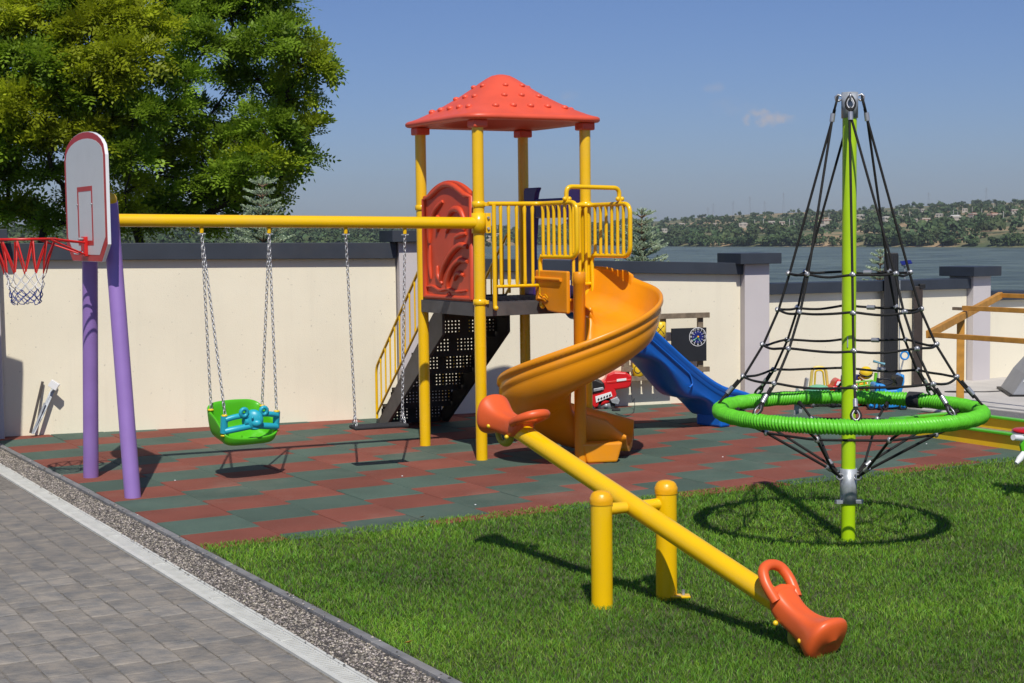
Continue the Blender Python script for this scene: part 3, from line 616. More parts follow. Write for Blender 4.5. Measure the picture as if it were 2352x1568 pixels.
# unseen pillar added left of the frame, sized to shadow the wall's left end
HB = thing('shadow_pillar', 'broad grey unseen pillar added outside the left edge to shade the wall end', 'pillar', (-5.2, 12.95, 0))
MB().aabox(-5.75, -4.70, 12.75, 13.15, -.2, 2.66).build('shaft', M['grey'], HB, bevel=.01); MB().aabox(-5.83, -4.66, 12.68, 13.22, 2.662, 2.78).build('cap', M['cope'], HB, bevel=.01)

# ------------------------------------------------------------------ paving on the right, beyond the rubber
def strip(name, o0, o1, z, m, s0=-2.6, s1=5., segs=0, kind=None, parent=None):
    a, b = RE0+RED*s0, RE0+RED*s1
    if not segs:
        poly = [a+REN*o0, b+REN*o0, b+REN*o1, a+REN*o1]; return slabtop(poly, -.09, z, .004)
    return None
kr = thing('right_kerb', 'pale double kerb with a grey gravel band crossing behind the sandbox', 'kerb', (*RE0, 0))
n_ = 0
for s in np.arange(-2.4, 5, 1.0):
    for o0, o1, mm in ((.004, .10, 'ltgrey'), (.57, .66, 'ltgrey'), (.664, .82, 'kerb')):
        a, b = RE0+RED*(s+.003), RE0+RED*(s+.997); slabtop([a+REN*o0, b+REN*o0, b+REN*o1, a+REN*o1], -.08, .012 if mm == 'ltgrey' else .006, .005).build('kerbstone', M[mm], kr)
a, b = RE0+RED*-2.4, RE0+RED*5
MB().add([(*p, .003) for p in (a+REN*.10, b+REN*.10, b+REN*.57, a+REN*.57)], [(3, 2, 1, 0)]).build('gravel_band', mat('terrazzo_gravel', (.20, .195, .19), .9, var=.3, scale=120, bump=.004, bscale=140, dirt=.1), kr)
sp_ = MB(); sp_.add([(*p, -.03) for p in (a+REN*.83, b+REN*.83, b+REN*7, a+REN*7)], [(3, 2, 1, 0)])
spv = setting(sp_.build('slab_terrace', M['mortar']))
for i in range(13):
    for j in range(10):
        s0, o0 = -2.4+i*.6, .825+j*.6; a, b = RE0+RED*(s0+.003), RE0+RED*(s0+.597)
        slabtop([a+REN*(o0+.003), b+REN*(o0+.003), b+REN*(o0+.597), a+REN*(o0+.597)], -.03, .006+random.uniform(-.001, .001), .003).build('concrete_slab', M['slab'], spv)
# ------------------------------------------------------------------ play tower
FP, LP = G(1107, 1056), G(977, 1023)
av = LP-FP; aL = np.linalg.norm(av[:2]); ah = nrmz(av); bh = V(-ah[1], ah[0], 0); bh = bh if bh[0] > 0 else -bh; bv = bh*aL
RP, BP = FP+bv, LP+bv; TC = (FP+BP)/2
oh = -ah                                                      # outward on the slide side: away from the tower, towards the camera
tower = thing('play_tower', 'yellow play tower with coral hipped roof, orange spiral slide, blue slide and black stair', 'play tower', tuple(TC*V(1, 1, 0)))
tb = tower
def Q(s, a, z): return FP+bh*s+ah*a+Zu*z                      # tower frame: s along the slide side, a into the tower
zE = Zh(1107, 268, FP)                                        # eave height
for P, zt in ((FP, 0), (LP, 0), (RP, 0), (BP, 0)):
    MB().cyl(P+Zu*-.05, P+Zu*(zE-.02), .049, 32).build('post', M['yellow'], tower)
    MB().box(P+Zu*(zE-.055), bh*.066, ah*.066, Zu*.033).build('post_cap', M['red'], tower, bevel=.012)
# roof
def roofring(R, n, z, k=96, rot=0.):
    out = []
    for i in range(k):
        q = 2*math.pi*i/k+math.pi/4; c, s = math.cos(q-math.pi/4), math.sin(q-math.pi/4)
        r = R/((abs(c)**n+abs(s)**n)**(1/n)); out.append(TC*V(1, 1, 0)+bh*r*c+ah*r*s+Zu*z)
    return out
hs2 = aL/2*1.285; RH = Zh(1145, 171, TC)-zE
mb = MB(); rings = []
prof = [(.001, 1.0, 2), (.05, .995, 2), (.12, .97, 2.0), (.19, .91, 2.1), (.27, .82, 2.3), (.38, .68, 2.7), (.5, .53, 3.3), (.64, .37, 4.2), (.78, .22, 5.6), (.88, .125, 7), (.94, .08, 8.0), (.98, .062, 8), (1.0, .03, 8), (1.0, -.02, 8), (.985, -.045, 8), (.95, -.055, 8), (.84, -.045, 5.5), (.81, -.03, 4), (.79, .02, 3.4), (.6, .2, 3), (.4, .42, 2.4), (.15, .65, 2), (.001, .7, 2)]
for (t, h, n) in prof: rings += roofring(hs2*t, n, zE+(h*RH if h > .06 else h*RH*1.0))
k = 96; mb.add(rings, [(i*k+j, i*k+(j+1) % k, (i+1)*k+(j+1) % k, (i+1)*k+j)[::-1] for i in range(len(prof)-1) for j in range(k)], True)
roof = mb.build('roof', M['red'], tower)
def roofpt(tx, ty):                                           # a point on the roof surface and its height (tx, ty in -1..1 of the eave square)
    best = None
    for (t0, h0, n0), (t1, h1, n1) in zip(prof[:12], prof[1:13]):
        f0 = (abs(tx)**n0+abs(ty)**n0)**(1/n0)-t0; f1 = (abs(tx)**n1+abs(ty)**n1)**(1/n1)-t1
        if f0 >= 0 >= f1: u = f0/(f0-f1+1e-9); return TC*V(1, 1, 0)+bh*tx*hs2+ah*ty*hs2+Zu*(zE+(h0+(h1-h0)*u)*RH)
    return None
for side in range(4):
    for row, (t, nn, rad) in enumerate(((.33, 2, .024), (.52, 3, .026), (.74, 5, .029))):
        for i in range(nn):
            f = (i-(nn-1)/2)*(.25 if nn > 2 else .24)
            tx, ty = [(f, -t), (t, f), (f, t), (-t, f)][side]; P = roofpt(tx, ty)
            if P is not None: MB().ball(P, rad*1.15, 14, 8, (1, 1, .7)).build('roof_boss', M['red'], roof)
# deck
DZ = 1.345
dk = MB().prism([(-.02, -.02), (aL+.02, -.02), (aL+.02, aL+.02), (-.02, aL+.02)], Q(0, 0, DZ-.02), bh, ah, Zu*.02).build('deck', M['deck'], tower)
for a0, b0 in ((Q(-.02, -.03, 0), Q(aL+.02, -.03, 0)), (Q(-.02, aL+.03, 0), Q(aL+.02, aL+.03, 0)), (Q(-.03, -.02, 0), Q(-.03, aL+.02, 0)), (Q(aL+.03, -.02, 0), Q(aL+.03, aL+.02, 0))):
    MB().beam(a0+Zu*(DZ-.065), b0+Zu*(DZ-.065), .012, .11).build('deck_fascia', M['deck'], tower, bevel=.002)
sl_ = MB()
for i in range(26): sl_.box(Q(.03+i*(aL-.06)/25, aL/2, DZ+.002), bh*.006, ah*(aL/2-.05), Zu*.0022)
setting(sl_.build('deck_slots', M['black'], tower), 'stuff')
# coral relief panel on the swing side (front post - left post)
def PQ(x, z, o=0.): return FP+ah*x+Zu*z-bh*o                  # o: outward
pz0, pz1 = DZ-.02, Zh(1030, 447, (FP+LP)/2); pzt = Zh(1030, 414, (FP+LP)/2); pw = aL-.11
arch = [(0, 0), (pw, 0), (pw, pz1-pz0)]+[(pw*(1-.06-.88*t), pz1-pz0-.01+(pzt-pz1+.01)*math.sin(math.pi*t)**.75) for t in np.linspace(0.02, .98, 17)]+[(0, pz1-pz0)]
pan = MB().prism(arch, PQ(.055, pz0, -.03), ah, Zu, -bh*.045).build('relief_panel', M['panel'], tower, bevel=.008)
def relief(pts, r, z=.020): 
    P = smoothpath([PQ(.055+x, pz0+y, z) for x, y in pts], 6); n = len(P)
    rr = [r*math.sin(math.pi*(.08+.84*i/(n-1)))**.5 for i in range(n)]
    return MB().tube(P, rr, 10).build('relief_rib', M['panel'], pan)
W_, H_ = pw, pz1-pz0
fr = [(W_*.04, .04), (W_*.04, H_-.03), (W_*.16, H_-.01)]+[(W_*(.16+.68*t), H_-.035+(pzt-pz1)*math.sin(math.pi*t)**.8) for t in np.linspace(.15, .85, 7)]+[(W_*.84, H_-.01), (W_*.96, H_-.03), (W_*.96, .04)]
MB().tube([PQ(.055+x, pz0+y, .018) for x, y in fr], .026, 10).build('panel_border', M['panel'], pan)
MB().tube([PQ(.055+x, pz0+y, .016) for x, y in ((W_*.04, .045), (W_*.96, .045))], .022, 10).build('panel_border', M['panel'], pan)
# x runs from the front post (right in view) to the left post
for pts, r in (([(W_*.86, .52), (W_*.84, .66), (W_*.74, .80), (W_*.58, .885)], .028), ([(W_*.16, .70), (W_*.25, .80), (W_*.40, .80), (W_*.52, .70)], .030), ([(W_*.16, .63), (W_*.27, .69), (W_*.42, .69), (W_*.52, .61)], .026),
               ([(W_*.84, .20), (W_*.86, .35), (W_*.85, .50)], .020), ([(W_*.12, .485), (W_*.25, .50), (W_*.42, .43), (W_*.58, .30), (W_*.66, .17)], .032), ([(W_*.12, .36), (W_*.26, .37), (W_*.4, .31), (W_*.50, .2), (W_*.52, .12)], .030),
               ([(W_*.14, .60), (W_*.24, .59), (W_*.36, .565)], .024), ([(W_*.62, .16), (W_*.7, .23), (W_*.71, .32)], .022), ([(W_*.93, .13), (W_*.8, .135), (W_*.66, .105), (W_*.5, .12), (W_*.34, .1), (W_*.14, .115)], .016),
               ([(W_*.7, .62), (W_*.66, .7), (W_*.70, .76)], .028), ([(W_*.2, .24), (W_*.3, .26), (W_*.38, .2)], .024)): relief(pts, r)
MB().tube([PQ(.055+W_*.5+.03*math.cos(q), pz0+.055+.022*math.sin(q)+.01, .016) for q in np.linspace(0, 6.28, 18)[:-1]], .007, 8, closed=True).build('relief_ring', M['panel'], pan)
# clamps
for P, z in ((FP, Zh(1107, 469, FP)), (LP, Zh(970, 477, LP)), (FP, DZ+.0), (RP, Zh(1345, 470, RP))):
    c = MB().lathe([(.048, -.026), (.058, -.02), (.058, .02), (.048, .026)], P+Zu*z, 28).build('clamp', M['yellow'], tower)
    MB().box(P+Zu*z+nrmz(bh+oh)*.066, nrmz(bh+oh)*.014, nrmz(bh-oh)*.012, Zu*.016).build('clamp_lug', M['yellow'], c, bevel=.003)
# railings: rounded tube frames with flattened bars
ZT, ZM, ZB, ZF = Zh(1200, 468, FP+bv*.4), 1.72, 1.475, DZ-.055
def bar(par, p, q, r=.0145):
    p, q = np.asarray(p), np.asarray(q); m = [p, p+(q-p)*.06, p+(q-p)*.14, p+(q-p)*.86, p+(q-p)*.94, q]
    MB().tube(m, [r*.75, r*1.25, r, r, r*1.2, r*.75], 10).build('bar', M['yellow'], par)
ro = -.065                                                    # rail plane just outside the posts
s1 = .56
path = fillet([Q(.055, ro, ZT), Q(s1-.0, ro, ZT), Q(s1, -.66, ZT), Q(s1, -.66, ZM), Q(s1, -.10, ZM)], .09, 6)
rl = MB().tube(path, .0195, 12).build('railing', M['yellow'], tower)
MB().tube(fillet([Q(s1, -.10, ZM+.01), Q(s1, ro, ZM-.03), Q(s1, ro-.02, ZF)], .04), .0185, 12).build('railing_leg', M['yellow'], rl)
MB().tube([Q(.10, ro-.02, ZT-.01), Q(.10, ro-.02, ZF)], .0185, 12).build('railing_leg', M['yellow'], rl)
MB().tube([Q(.10, ro, ZB), Q(s1, ro, ZB)], .0145, 12).build('bottom_rail', M['yellow'], rl)
for i in range(5): bar(rl, Q(.175+i*.078, ro, ZT), Q(.175+i*.078, ro, ZB))
for i in range(6): bar(rl, Q(s1, -.12-i*.088, ZT), Q(s1, -.12-i*.088, ZM))
for s in (.10, s1): MB().ball(Q(s, ro-.035, ZF+.005), .022, 12, 8).build('bolt_cap', M['yellow'], rl)
s2 = aL+.02
path = fillet([Q(s2-.20, ro, ZT-.012), Q(s2, ro, ZT-.012), Q(s2, -.66, ZT-.012), Q(s2, -.66, ZM), Q(s2, -.10, ZM)], .09, 6)
r2 = MB().tube(path, .0195, 12).build('railing', M['yellow'], tower)
MB().tube(fillet([Q(s2, -.10, ZM+.01), Q(s2, ro, ZM-.03), Q(s2, ro-.02, ZF)], .04), .0185, 12).build('railing_leg', M['yellow'], r2)
for i in range(6): bar(r2, Q(s2, -.12-i*.088, ZT), Q(s2, -.12-i*.088, ZM))
for i in range(3): bar(r2, Q(s2-.19+i*.065, ro, ZT), Q(s2-.19+i*.065, ro, ZB))
MB().tube([Q(s2-.2, ro, ZB), Q(s2, ro, ZB)], .0145, 12).build('bottom_rail', M['yellow'], r2)
# arch handle across the slide entrance
zA = Zh(1370, 428, Q(.8, -.5, 0))
ar = MB().tube(fillet([Q(s1, -.50, ZT), Q(s1+.0, -.50, zA), Q(s2, -.50, zA-.01), Q(s2, -.50, ZT)], .11, 7), .0195, 12).build('arch_handle', M['yellow'], tower)
for s in (s1, s2):
    for o in (-.022, .022): MB().ball(Q(s+o, -.51, ZT+.03), .02, 12, 8).build('bolt_cap', M['yellow'], ar)
# violet hood panel above the blue slide (side right post - back post) and rails on the stair side
def HQ(a, z, o=0.): return RP+ah*a+Zu*z+bh*o
hz0, hz1 = DZ, Zh(1270, 455, HQ(.5, 0)); hzt = Zh(1230, 431, HQ(.9, 0))
L_ = aL-.10; ht, hb = hzt-hz0, hz1-hz0
hood = MB()
hood.prism([(0, 0), (.17, 0), (.16, hb*.5), (.2, hb*.8), (.2, hb), (.19, ht-.03), (.15, ht), (.02, ht), (0, ht-.05)], HQ(.05, hz0, -.03), ah, Zu, bh*.05)
hood.prism([(L_, 0), (L_-.17, 0), (L_-.16, hb*.5), (L_-.2, hb*.8), (L_-.2, hb), (L_-.22, ht-.05), (L_-.26, ht), (L_-.02, ht), (L_, ht-.02)][::-1], HQ(.05, hz0, -.03), ah, Zu, bh*.05)
hood.prism([(.2, hb*.8), (L_-.2, hb*.8), (L_-.2, hb), (.2, hb)], HQ(.05, hz0, -.028), ah, Zu, bh*.046)
for c in (.3, .5, .7): hood.prism([(.16, hb*.8), (.16+.0, hb*.62), (.24, hb*.78)], HQ(.05, hz0, -.026), ah, Zu, bh*.042) if c == .3 else None
hood.build('hood_panel', M['violet'], tower, bevel=.012)
# ------------------------------------------------------------------ stair
AB = BP-LP
sm0 = (LP+BP)/2; foot = (G(885, 966)+G(1005, 973))/2; stv = foot-sm0; std = nrmz(stv*V(1, 1, 0)); sts = V(std[1], -std[0], 0); sts = sts if sts[0] > 0 else -sts
SL = np.linalg.norm(stv[:2]); SW = .33
def ST(l, s, z): return sm0+std*l+sts*s+Zu*z
for s in (-SW, SW):
    o = MB().prism([(0, DZ-.02), (.04, DZ-.02), (SL+.12, .0), (SL-.14, .0), (0, DZ-.34)], ST(0, s-.02*0, 0), std, Zu, sts*.03).build('stringer', M['deck' if s < 0 else 'black'], tower, bevel=.003)
NS = 6
for i in range(NS):
    l = (i+.5)*SL/NS; zt = DZ*(1-(i+1)/(NS+1))
    MB().box(ST(l, 0, zt), std*.12, sts*(SW-.012), Zu*.008).build('tread', M['black'], tower)
for i in range(NS+1):                                        # perforated risers: real bars and holes
    l = i*SL/NS-.02; zt = DZ*(1-i/(NS+1)); zb = DZ*(1-(i+1)/(NS+1)); g_ = MB()
    for half in (-1, 1):
        c0_, c1_ = (-SW+.012, -.035) if half < 0 else (.035, SW-.012)
        nv, nh = 8, 4; z0_, z1_ = zb+.033, zt-.028
        for k in range(nv+1): g_.box(ST(l, c0_+(c1_-c0_)*k/nv, (z0_+z1_)/2), std*.003, sts*.0112, Zu*(z1_-z0_)/2)
        for k in range(nh+1): g_.box(ST(l, (c0_+c1_)/2, z0_+(z1_-z0_)*k/nh), std*.0028, sts*(c1_-c0_)/2, Zu*.0108)
    g_.box(ST(l, 0, (z0_+z1_)/2), std*.0032, sts*.04, Zu*((z1_-z0_)/2+.01)); g_.box(ST(l, 0, z1_+.02), std*.0031, sts*(SW-.012), Zu*.024); g_.box(ST(l, 0, z0_-.022), std*.0031, sts*(SW-.012), Zu*.024)
    g_.build('perforated_riser', M['black'], tower)
for s in (-SW-.03, SW+.05):
    hr = .50
    hd = MB().tube(fillet([ST(SL+.03, s, .06), ST(SL+.03, s, .58), ST(.05, s, DZ+.60), ST(.05, s, DZ+.02)], .07, 5), .014, 10).build('handrail', M['yellow'], tower)
    MB().tube([ST(SL+.03, s, .11), ST(.05, s, DZ+.07)], .012, 10).build('lower_rail', M['yellow'], hd)
    for k in range(11):
        f = (k+1)/12; bar(hd, ST(SL+.03-(SL-.02)*f, s, .11+(DZ-.04)*f), ST(SL+.03-(SL-.02)*f, s, .58+(DZ+.02)*f), .009)
MB().box(ST(SL+.1, .25, .01), std*.04, sts*.09, Zu*.02).build('foot_plate', M['black'], tower)
# ------------------------------------------------------------------ spiral slide
SP = G(1334, 1063)
zp = Zh(1322, 624, SP)
ss = MB().lathe([(.0, zp+.0), (.045, zp), (.052, zp-.01), (.052, zp-.10), (.050, zp-.102), (.050, -.02)], SP, 36)
spiral = ss.build('spiral_slide', M['orange'], tower)
def sweep(path, profs, m, name, parent, widths=None):
    """channel swept along a level path: profs(i)-> list of (lateral, vertical)"""
    n = len(path); vs = []; k = None
    for i in range(n):
        t = (path[min(i+1, n-1)]-path[max(i-1, 0)])*V(1, 1, 0); t = nrmz(t); lat = V(t[1], -t[0], 0)   # lat: to the right of travel
        pr = profs(i/(n-1)); k = len(pr); vs += [path[i]+lat*a+Zu*b for a, b in pr]
    fs = [(i*k+j, i*k+(j+1) % k, (i+1)*k+(j+1) % k, (i+1)*k+j) for i in range(n-1) for j in range(k)]
    mb = MB().add(vs, fs, True); mb.add(vs[:k][::-1], [tuple(range(k))]); mb.add(vs[-k:], [tuple(range(k))])
    return mb.build(name, m, parent)
R0 = .37; ctr = SP
start = Q(.79, -.02, 0); pts = []
c30 = lambda q: ctr+R0*V(math.cos(math.radians(q)), math.sin(math.radians(q)), 0)
for t in np.linspace(0, 1, 6)[:-1]: pts.append(start+(Q(.86, -.30, 0)-start)*t)
qs = np.linspace(28, -250, 96); ent = Q(.86, -.30, 0)
bl = smoothpath([Q(.83, -.22, 0), ent, c30(20)], 5)[6:]
pts = pts+[p for p in bl[:-1]]; nst = len(pts); pts += [c30(q) for q in qs[2:]]
hd = V(math.sin(math.radians(-250)), -math.cos(math.radians(-250)), 0)
e0 = c30(-250); hd2 = nrmz(V(1, -.22, 0))
for k in range(1, 13):
    f = k/12; hh = nrmz(hd*(1-f)+hd2*f); e0 = e0+hh*.048; pts.append(e0)
PA3 = np.array(pts); d3 = np.r_[0, np.cumsum(np.linalg.norm(np.diff(PA3, axis=0), axis=1))]; ll3 = np.linspace(0, d3[-1], 130); PA3 = np.stack([np.interp(ll3, d3, PA3[:, k]) for k in range(3)], 1)
for _ in range(14): PA3[1:-1] = .5*PA3[1:-1]+.25*(PA3[:-2]+PA3[2:])
pts = list(PA3)
tot = len(pts); L = np.r_[0, np.cumsum([np.linalg.norm(pts[i+1]-pts[i]) for i in range(tot-1)])]; Lt = L[-1]
def zbed(i):
    l = L[i]
    return np.interp(l, [0, .28, .55, .55+R0*1.3, .55+R0*2.9, .55+R0*4.3, Lt-.55, Lt-.2, Lt], [DZ-.03, DZ-.06, 1.21, .965, .585, .29, .125, .10, .095])
zs = np.array([zbed(i) for i in range(tot)]); zs = np.convolve(np.pad(zs, 6, 'edge'), np.ones(13)/13, 'valid')
pth = [pts[i]*V(1, 1, 0)+Zu*zs[i] for i in range(tot)]
def sprof(t):
    # lateral + is right of travel; clockwise travel -> the pole is on the right, the outer wall on the left (-)
    ho = .335*np.interp(t, [0, .1, .85, 1], [.92, 1.0, .92, .5]); hi = .15*np.interp(t, [0, .06, .14, .72, .84, .93, 1], [.35, .4, .8, 1.1, 1.9, 1.6, .75]); w_ = .30
    outer = [(-w_-.028, ho-.005), (-w_-.030, ho-.035), (-w_-.012, ho-.05), (-w_-.004, ho-.065), (-w_-.012, ho-.08), (-w_-.012, ho-.12), (-w_+.000, ho-.13), (-w_-.004, ho-.16), (-w_+.012, .10), (-w_+.05, .02), (-w_+.13, -.035), (0, -.055)]
    o2 = [(w_-.16, -.035), (w_-.07, .02), (w_-.03, .08), (w_-.012, hi-.02), (w_-.022, hi+.004), (w_-.038, hi), (w_-.055, .07), (w_-.10, .03), (w_-.19, .005), (0, -.005), (-w_+.14, .012), (-w_+.07, .055), (-w_+.035, .12), (-w_+.012, ho-.03), (-w_-.004, ho+.006), (-w_-.018, ho+.008)]
    return [(a, b) for a, b in outer+o2]
ch = sweep(pth, sprof, M['orange'], 'slide_channel', spiral)
# side wings at the slide entrance
wq = lambda s, o, z: Q(s, -o, z)
zw = Zh(1270, 620, wq(.55, .2, 0))
wing = [(0.0, 1.33), (-.0, zw), (.52, zw-.005), (.52, zw-.36), (.36, zw-.36), (.2, zw-.345), (.07, zw-.24)]
wo = MB().prism(wing, wq(.545, .0, 0), oh, Zu, bh*.035).build('entry_wing', M['orange'], spiral, bevel=.012)
MB().tube([wq(.535, -.01, zw-.07), wq(.535, .44, zw-.077)], .016, 12).build('wing_lip', M['orange'], spiral)
PR_ = smoothpath([wq(.528, .10, zw-.20), wq(.528, .14, zw-.225), wq(.528, .19, zw-.205), wq(.528, .24, zw-.235)], 5)
MB().tube(PR_, .004, 6).build('moulded_squiggle', M['ycap'], spiral)
wb_ = wing2 = [(0, 1.28), (0, 1.50), (.05, zw), (.40, zw-.01), (.48, zw-.05), (.5, 1.3), (.3, 1.27)]
MB().prism(wing2, wq(aL+.02, .02, 0), oh+bh*.25, Zu, bh*.03).build('entry_wing', M['orange'], spiral, bevel=.012)
# moulded foot under the exit
fx = pts[-1]
MB().prism([(.0, 0), (.26, 0), (.31, .17), (-.05, .17)], SP+V(.055, -.045, 0)*1.0, V(.98, .18, 0), Zu, V(-.03, .15, 0)).build('exit_foot', M['orange'], spiral, bevel=.02, seg=3)
# ------------------------------------------------------------------ blue slide
b0 = HQ(.50, 0, .02); bd = nrmz(G(1715, 965)-b0); bd = nrmz(bd*V(1, 1, 0))
bl_ = [(0, DZ-.02), (.16, DZ-.04), (.3, 1.255), (.6, 1.06), (1.0, .775), (1.42, .475), (1.76, .27), (2.0, .185), (2.26, .18)]
bp = smoothpath([b0+bd*l+Zu*z for l, z in bl_], 9)
def bprof(t):
    w_ = .24; h = .20*np.interp(t, [0, .08, .9, 1], [1.1, 1, .9, .55]); wv = .04*math.sin(t*2*math.pi*5.2)*(1 if .12 < t < .82 else 0); dpt = np.interp(t, [0, .1, .2, .8, .9, 1], [.04, .07, .10, .075, .05, .04])+wv
    A = [(-w_-.035, h), (-w_-.045, h-.03), (-w_-.02, h-.045), (-w_-.028, h-.075), (-w_-.004, h-.09), (-w_-.002, -.01), (-w_+.02+wv*.5, -dpt+.02), (-w_+.06, -dpt), (0, -dpt-.01)]
    B_ = [(-a, b) for a, b in A[:-1]][::-1]
    return A+B_+[(w_+.01, h+.012), (w_-.02, h), (w_-.035, .04), (w_-.08, .005), (0, 0), (-w_+.08, .005), (-w_+.035, .04), (-w_+.02, h), (-w_-.01, h+.012)]
bs = sweep(bp, bprof, M['blue'], 'blue_slide', tower)
lab = V(bd[1], -bd[0], 0)
for l0, l1 in ((.28, .82), (.88, 1.42)):
    zf = lambda l: np.interp(l, [q[0] for q in bl_], [q[1] for q in bl_]); c = [(l0, .075), (l1, .075), (l1+.03, .0), (l1-.02, -.06)]
    MB().tube(fillet([b0+bd*l+lab*.262+Zu*(zf(l)+o) for l, o in c], .08), .009, 8).build('moulded_rim', M['blue'], bs)
MB().box(b0+bd*1.93+Zu*.075+lab*.06, bd*.07, lab*.17, Zu*.075).build('slide_foot', M['blue'], bs, bevel=.02)

# ------------------------------------------------------------------ swing frame
LA, LB = G(209, 1096), G(305, 1142); AP = (LA+LB)/2; zb = Zh(262, 505, AP)
bE = FP+Zu*Zh(1107, 512, FP); bS = AP*V(1, 1, 0)+Zu*zb; bdir = nrmz(bE-bS); bdx = nrmz(bdir*V(1, 1, 0)); bdy = V(bdx[1], -bdx[0], 0)   # bdy: towards the camera
swf = thing('swing_frame', 'yellow swing beam on two purple legs, bolted to the tower post', 'swing frame', tuple(AP))
MB().cyl(bS-bdir*.03, bE-bdir*.02, .0495, 32).build('beam', M['yellow'], swf)
for P, tpx in ((LA, 206), (LB, 252)):
    top = Yp(tpx, 462, 11.92 if tpx == 206 else 11.52); d = nrmz(top-P); MB().tube([P-d*.06, top], .060, 32).build('leg', M['purple'], swf)
MB().ball(Yp(252, 458, 11.5), .056, 14, 8).build('leg_cap', M['yellow'], swf)
cl = MB().lathe([(.05, -.085), (.062, -.085), (.062, .085), (.05, .085)], bE, 28).build('beam_socket', M['yellow'], swf)
vdir = nrmz(V(.6, -1, 0))
MB().box(bE+nrmz(bdx+bdy*.2)*.075, nrmz(bdx+bdy*.2)*.028, nrmz(V(-bdx[1], bdx[0], 0))*.006, Zu*.085).build('socket_flange', M['yellow'], cl, bevel=.003)
for z in (-.045, .045): MB().cyl(bE+nrmz(bdx+bdy*.2)*.078+Zu*z+bdy*.004, bE+nrmz(bdx+bdy*.2)*.078+Zu*z+bdy*.022, .011, 10).build('bolt', M['zinc'], cl)
def onbeam(px):
    best = min(np.linspace(0, 1, 800), key=lambda t: abs((lambda P: CX+F*np.dot(P-EYE, RX)/np.dot(P-EYE, FW))(bS+(bE-bS)*t)-px)); return bS+(bE-bS)*best
hang = []
for px in (463, 618, 794, 929):
    P = onbeam(px)-Zu*.0495; hg = MB().tube([P, P-Zu*.045], [.018, .015], 10).build('hanger', M['yellow'], swf); MB().box(P-Zu*.05, bdx*.03, bdy*.009, Zu*.005).build('hanger_pin', M['steel'], hg); hang.append(P-Zu*.055)
def link_mesh():
    b = MB(); pts_ = []
    for k in range(12):
        q = 2*math.pi*k/12; pts_.append((.0105*math.cos(q), 0, .0150*math.sin(q)+(.005 if math.sin(q) > 0 else -.005)))
    b.tube(pts_, .0038, 6, closed=True, up0=(0, 1, 0)); return b
LK = link_mesh()
def chain(a, b, parent, pitch=.031):
    a, b = np.asarray(a), np.asarray(b); d = b-a; n = max(1, int(np.linalg.norm(d)/pitch)); t = nrmz(d); x_ = nrmz(np.cross(t, V(0, 1, .1))); y_ = np.cross(t, x_); mb = MB(); lv = np.array(LK.v)
    for k in range(n):
        c = a+d*(k+.5)/n; r = math.pi/4+(math.pi/2 if k % 2 else 0); X = x_*math.cos(r)+y_*math.sin(r); Y_ = np.cross(t, X)
        mb.add(c+lv[:, :1]*X+lv[:, 1:2]*Y_+lv[:, 2:]*t, LK.f, True)
    return mb.build('chain', M['steel'], parent)
# toddler swing: green bucket seat with a teal safety bar
scn = onbeam(541)*V(1, 1, 0)+bdy*.03; sb_z = Zh(560, 1022, scn+bdy*.18)-.0
sx0, sy0 = bdx, bdy; _a = math.radians(13); bdx, bdy = sx0*math.cos(_a)+sy0*-math.sin(_a)*-1*-1, sy0*math.cos(_a)+sx0*math.sin(_a)
bsw = thing('toddler_swing', 'green bucket swing with teal animal-face bar, hanging nearest the purple legs', 'swing', tuple(scn+Zu*sb_z), 'swings under the yellow beam')
def SQ(x, y, z): return scn+bdx*x+bdy*(y*.985+z*.17)+Zu*(sb_z+z*.985-y*.17+.02)
def rimz(q):                                                  # y = sin(q): +1 front, -1 back
    y = math.sin(q); return np.interp(y, [-1, -.82, -.6, -.1, .4, .8, 1], [.27, .262, .225, .20, .155, .075, .06])
K = 56; rings = []
for (f, rr, dz) in ((0, .02, 0), (0, .62, 0), (.04, .82, 0), (.22, .94, 0), (.6, 1., 0), (.93, 1.03, 0), (1, 1.04, .006), (1, .985, .010), (.97, .93, 0), (.6, .90, .01), (.25, .84, .012), (.10, .70, .012), (.08, .3, .012), (.08, .01, .012)):
    for k in range(K):
        q = 2*math.pi*k/K; c, s = math.cos(q), math.sin(q); n_ = 6.5
        r = rr/((abs(c)**n_+abs(s)**n_)**(1/n_)); z = rimz(q)*f+dz
        rings.append(SQ(c*r*.235, s*r*.19+(-.02*f if s < 0 else 0), z))
nr = len(rings)//K
MB().add(rings, [(i*K+j, i*K+(j+1) % K, (i+1)*K+(j+1) % K, (i+1)*K+j) for i in range(nr-1) for j in range(K)], True).build('bucket_seat', M['greenp'], bsw, subsurf=1)
br = MB()
def flatbar(pts_, w_, t_=.020): return MB().tube(smoothpath(pts_, 6), [w_]*((len(pts_)-1)*6+1), 12, sx=.55, up0=Zu)
for sx in (-1, 1):
    MB().cyl(SQ(sx*.225, .135, .115), SQ(sx*.225, .135, .25), .028, 20).build('bar_sleeve', M['teal'], bsw, bevel=.006)
    for z in (.095, .256): MB().lathe([(.0, .006), (.018, .006), (.024, 0), (.024, -.008), (0, -.01)], SQ(sx*.225, .135, z), 16).build('yellow_washer', M['yeltoy'], bsw)
    MB().lathe([(.0, .006), (.018, .006), (.024, 0), (.024, -.008), (0, -.01)], SQ(sx*.225, -.12, .235), 16).build('yellow_washer', M['yeltoy'], bsw)
tb_ = MB()
tb_.tube(smoothpath([SQ(-.22, .15, .13), SQ(-.13, .175, .15), SQ(0, .185, .165), SQ(.13, .175, .15), SQ(.22, .15, .13)], 6), .026, 12)
bar_ = tb_.build('safety_bar', M['teal'], bsw)
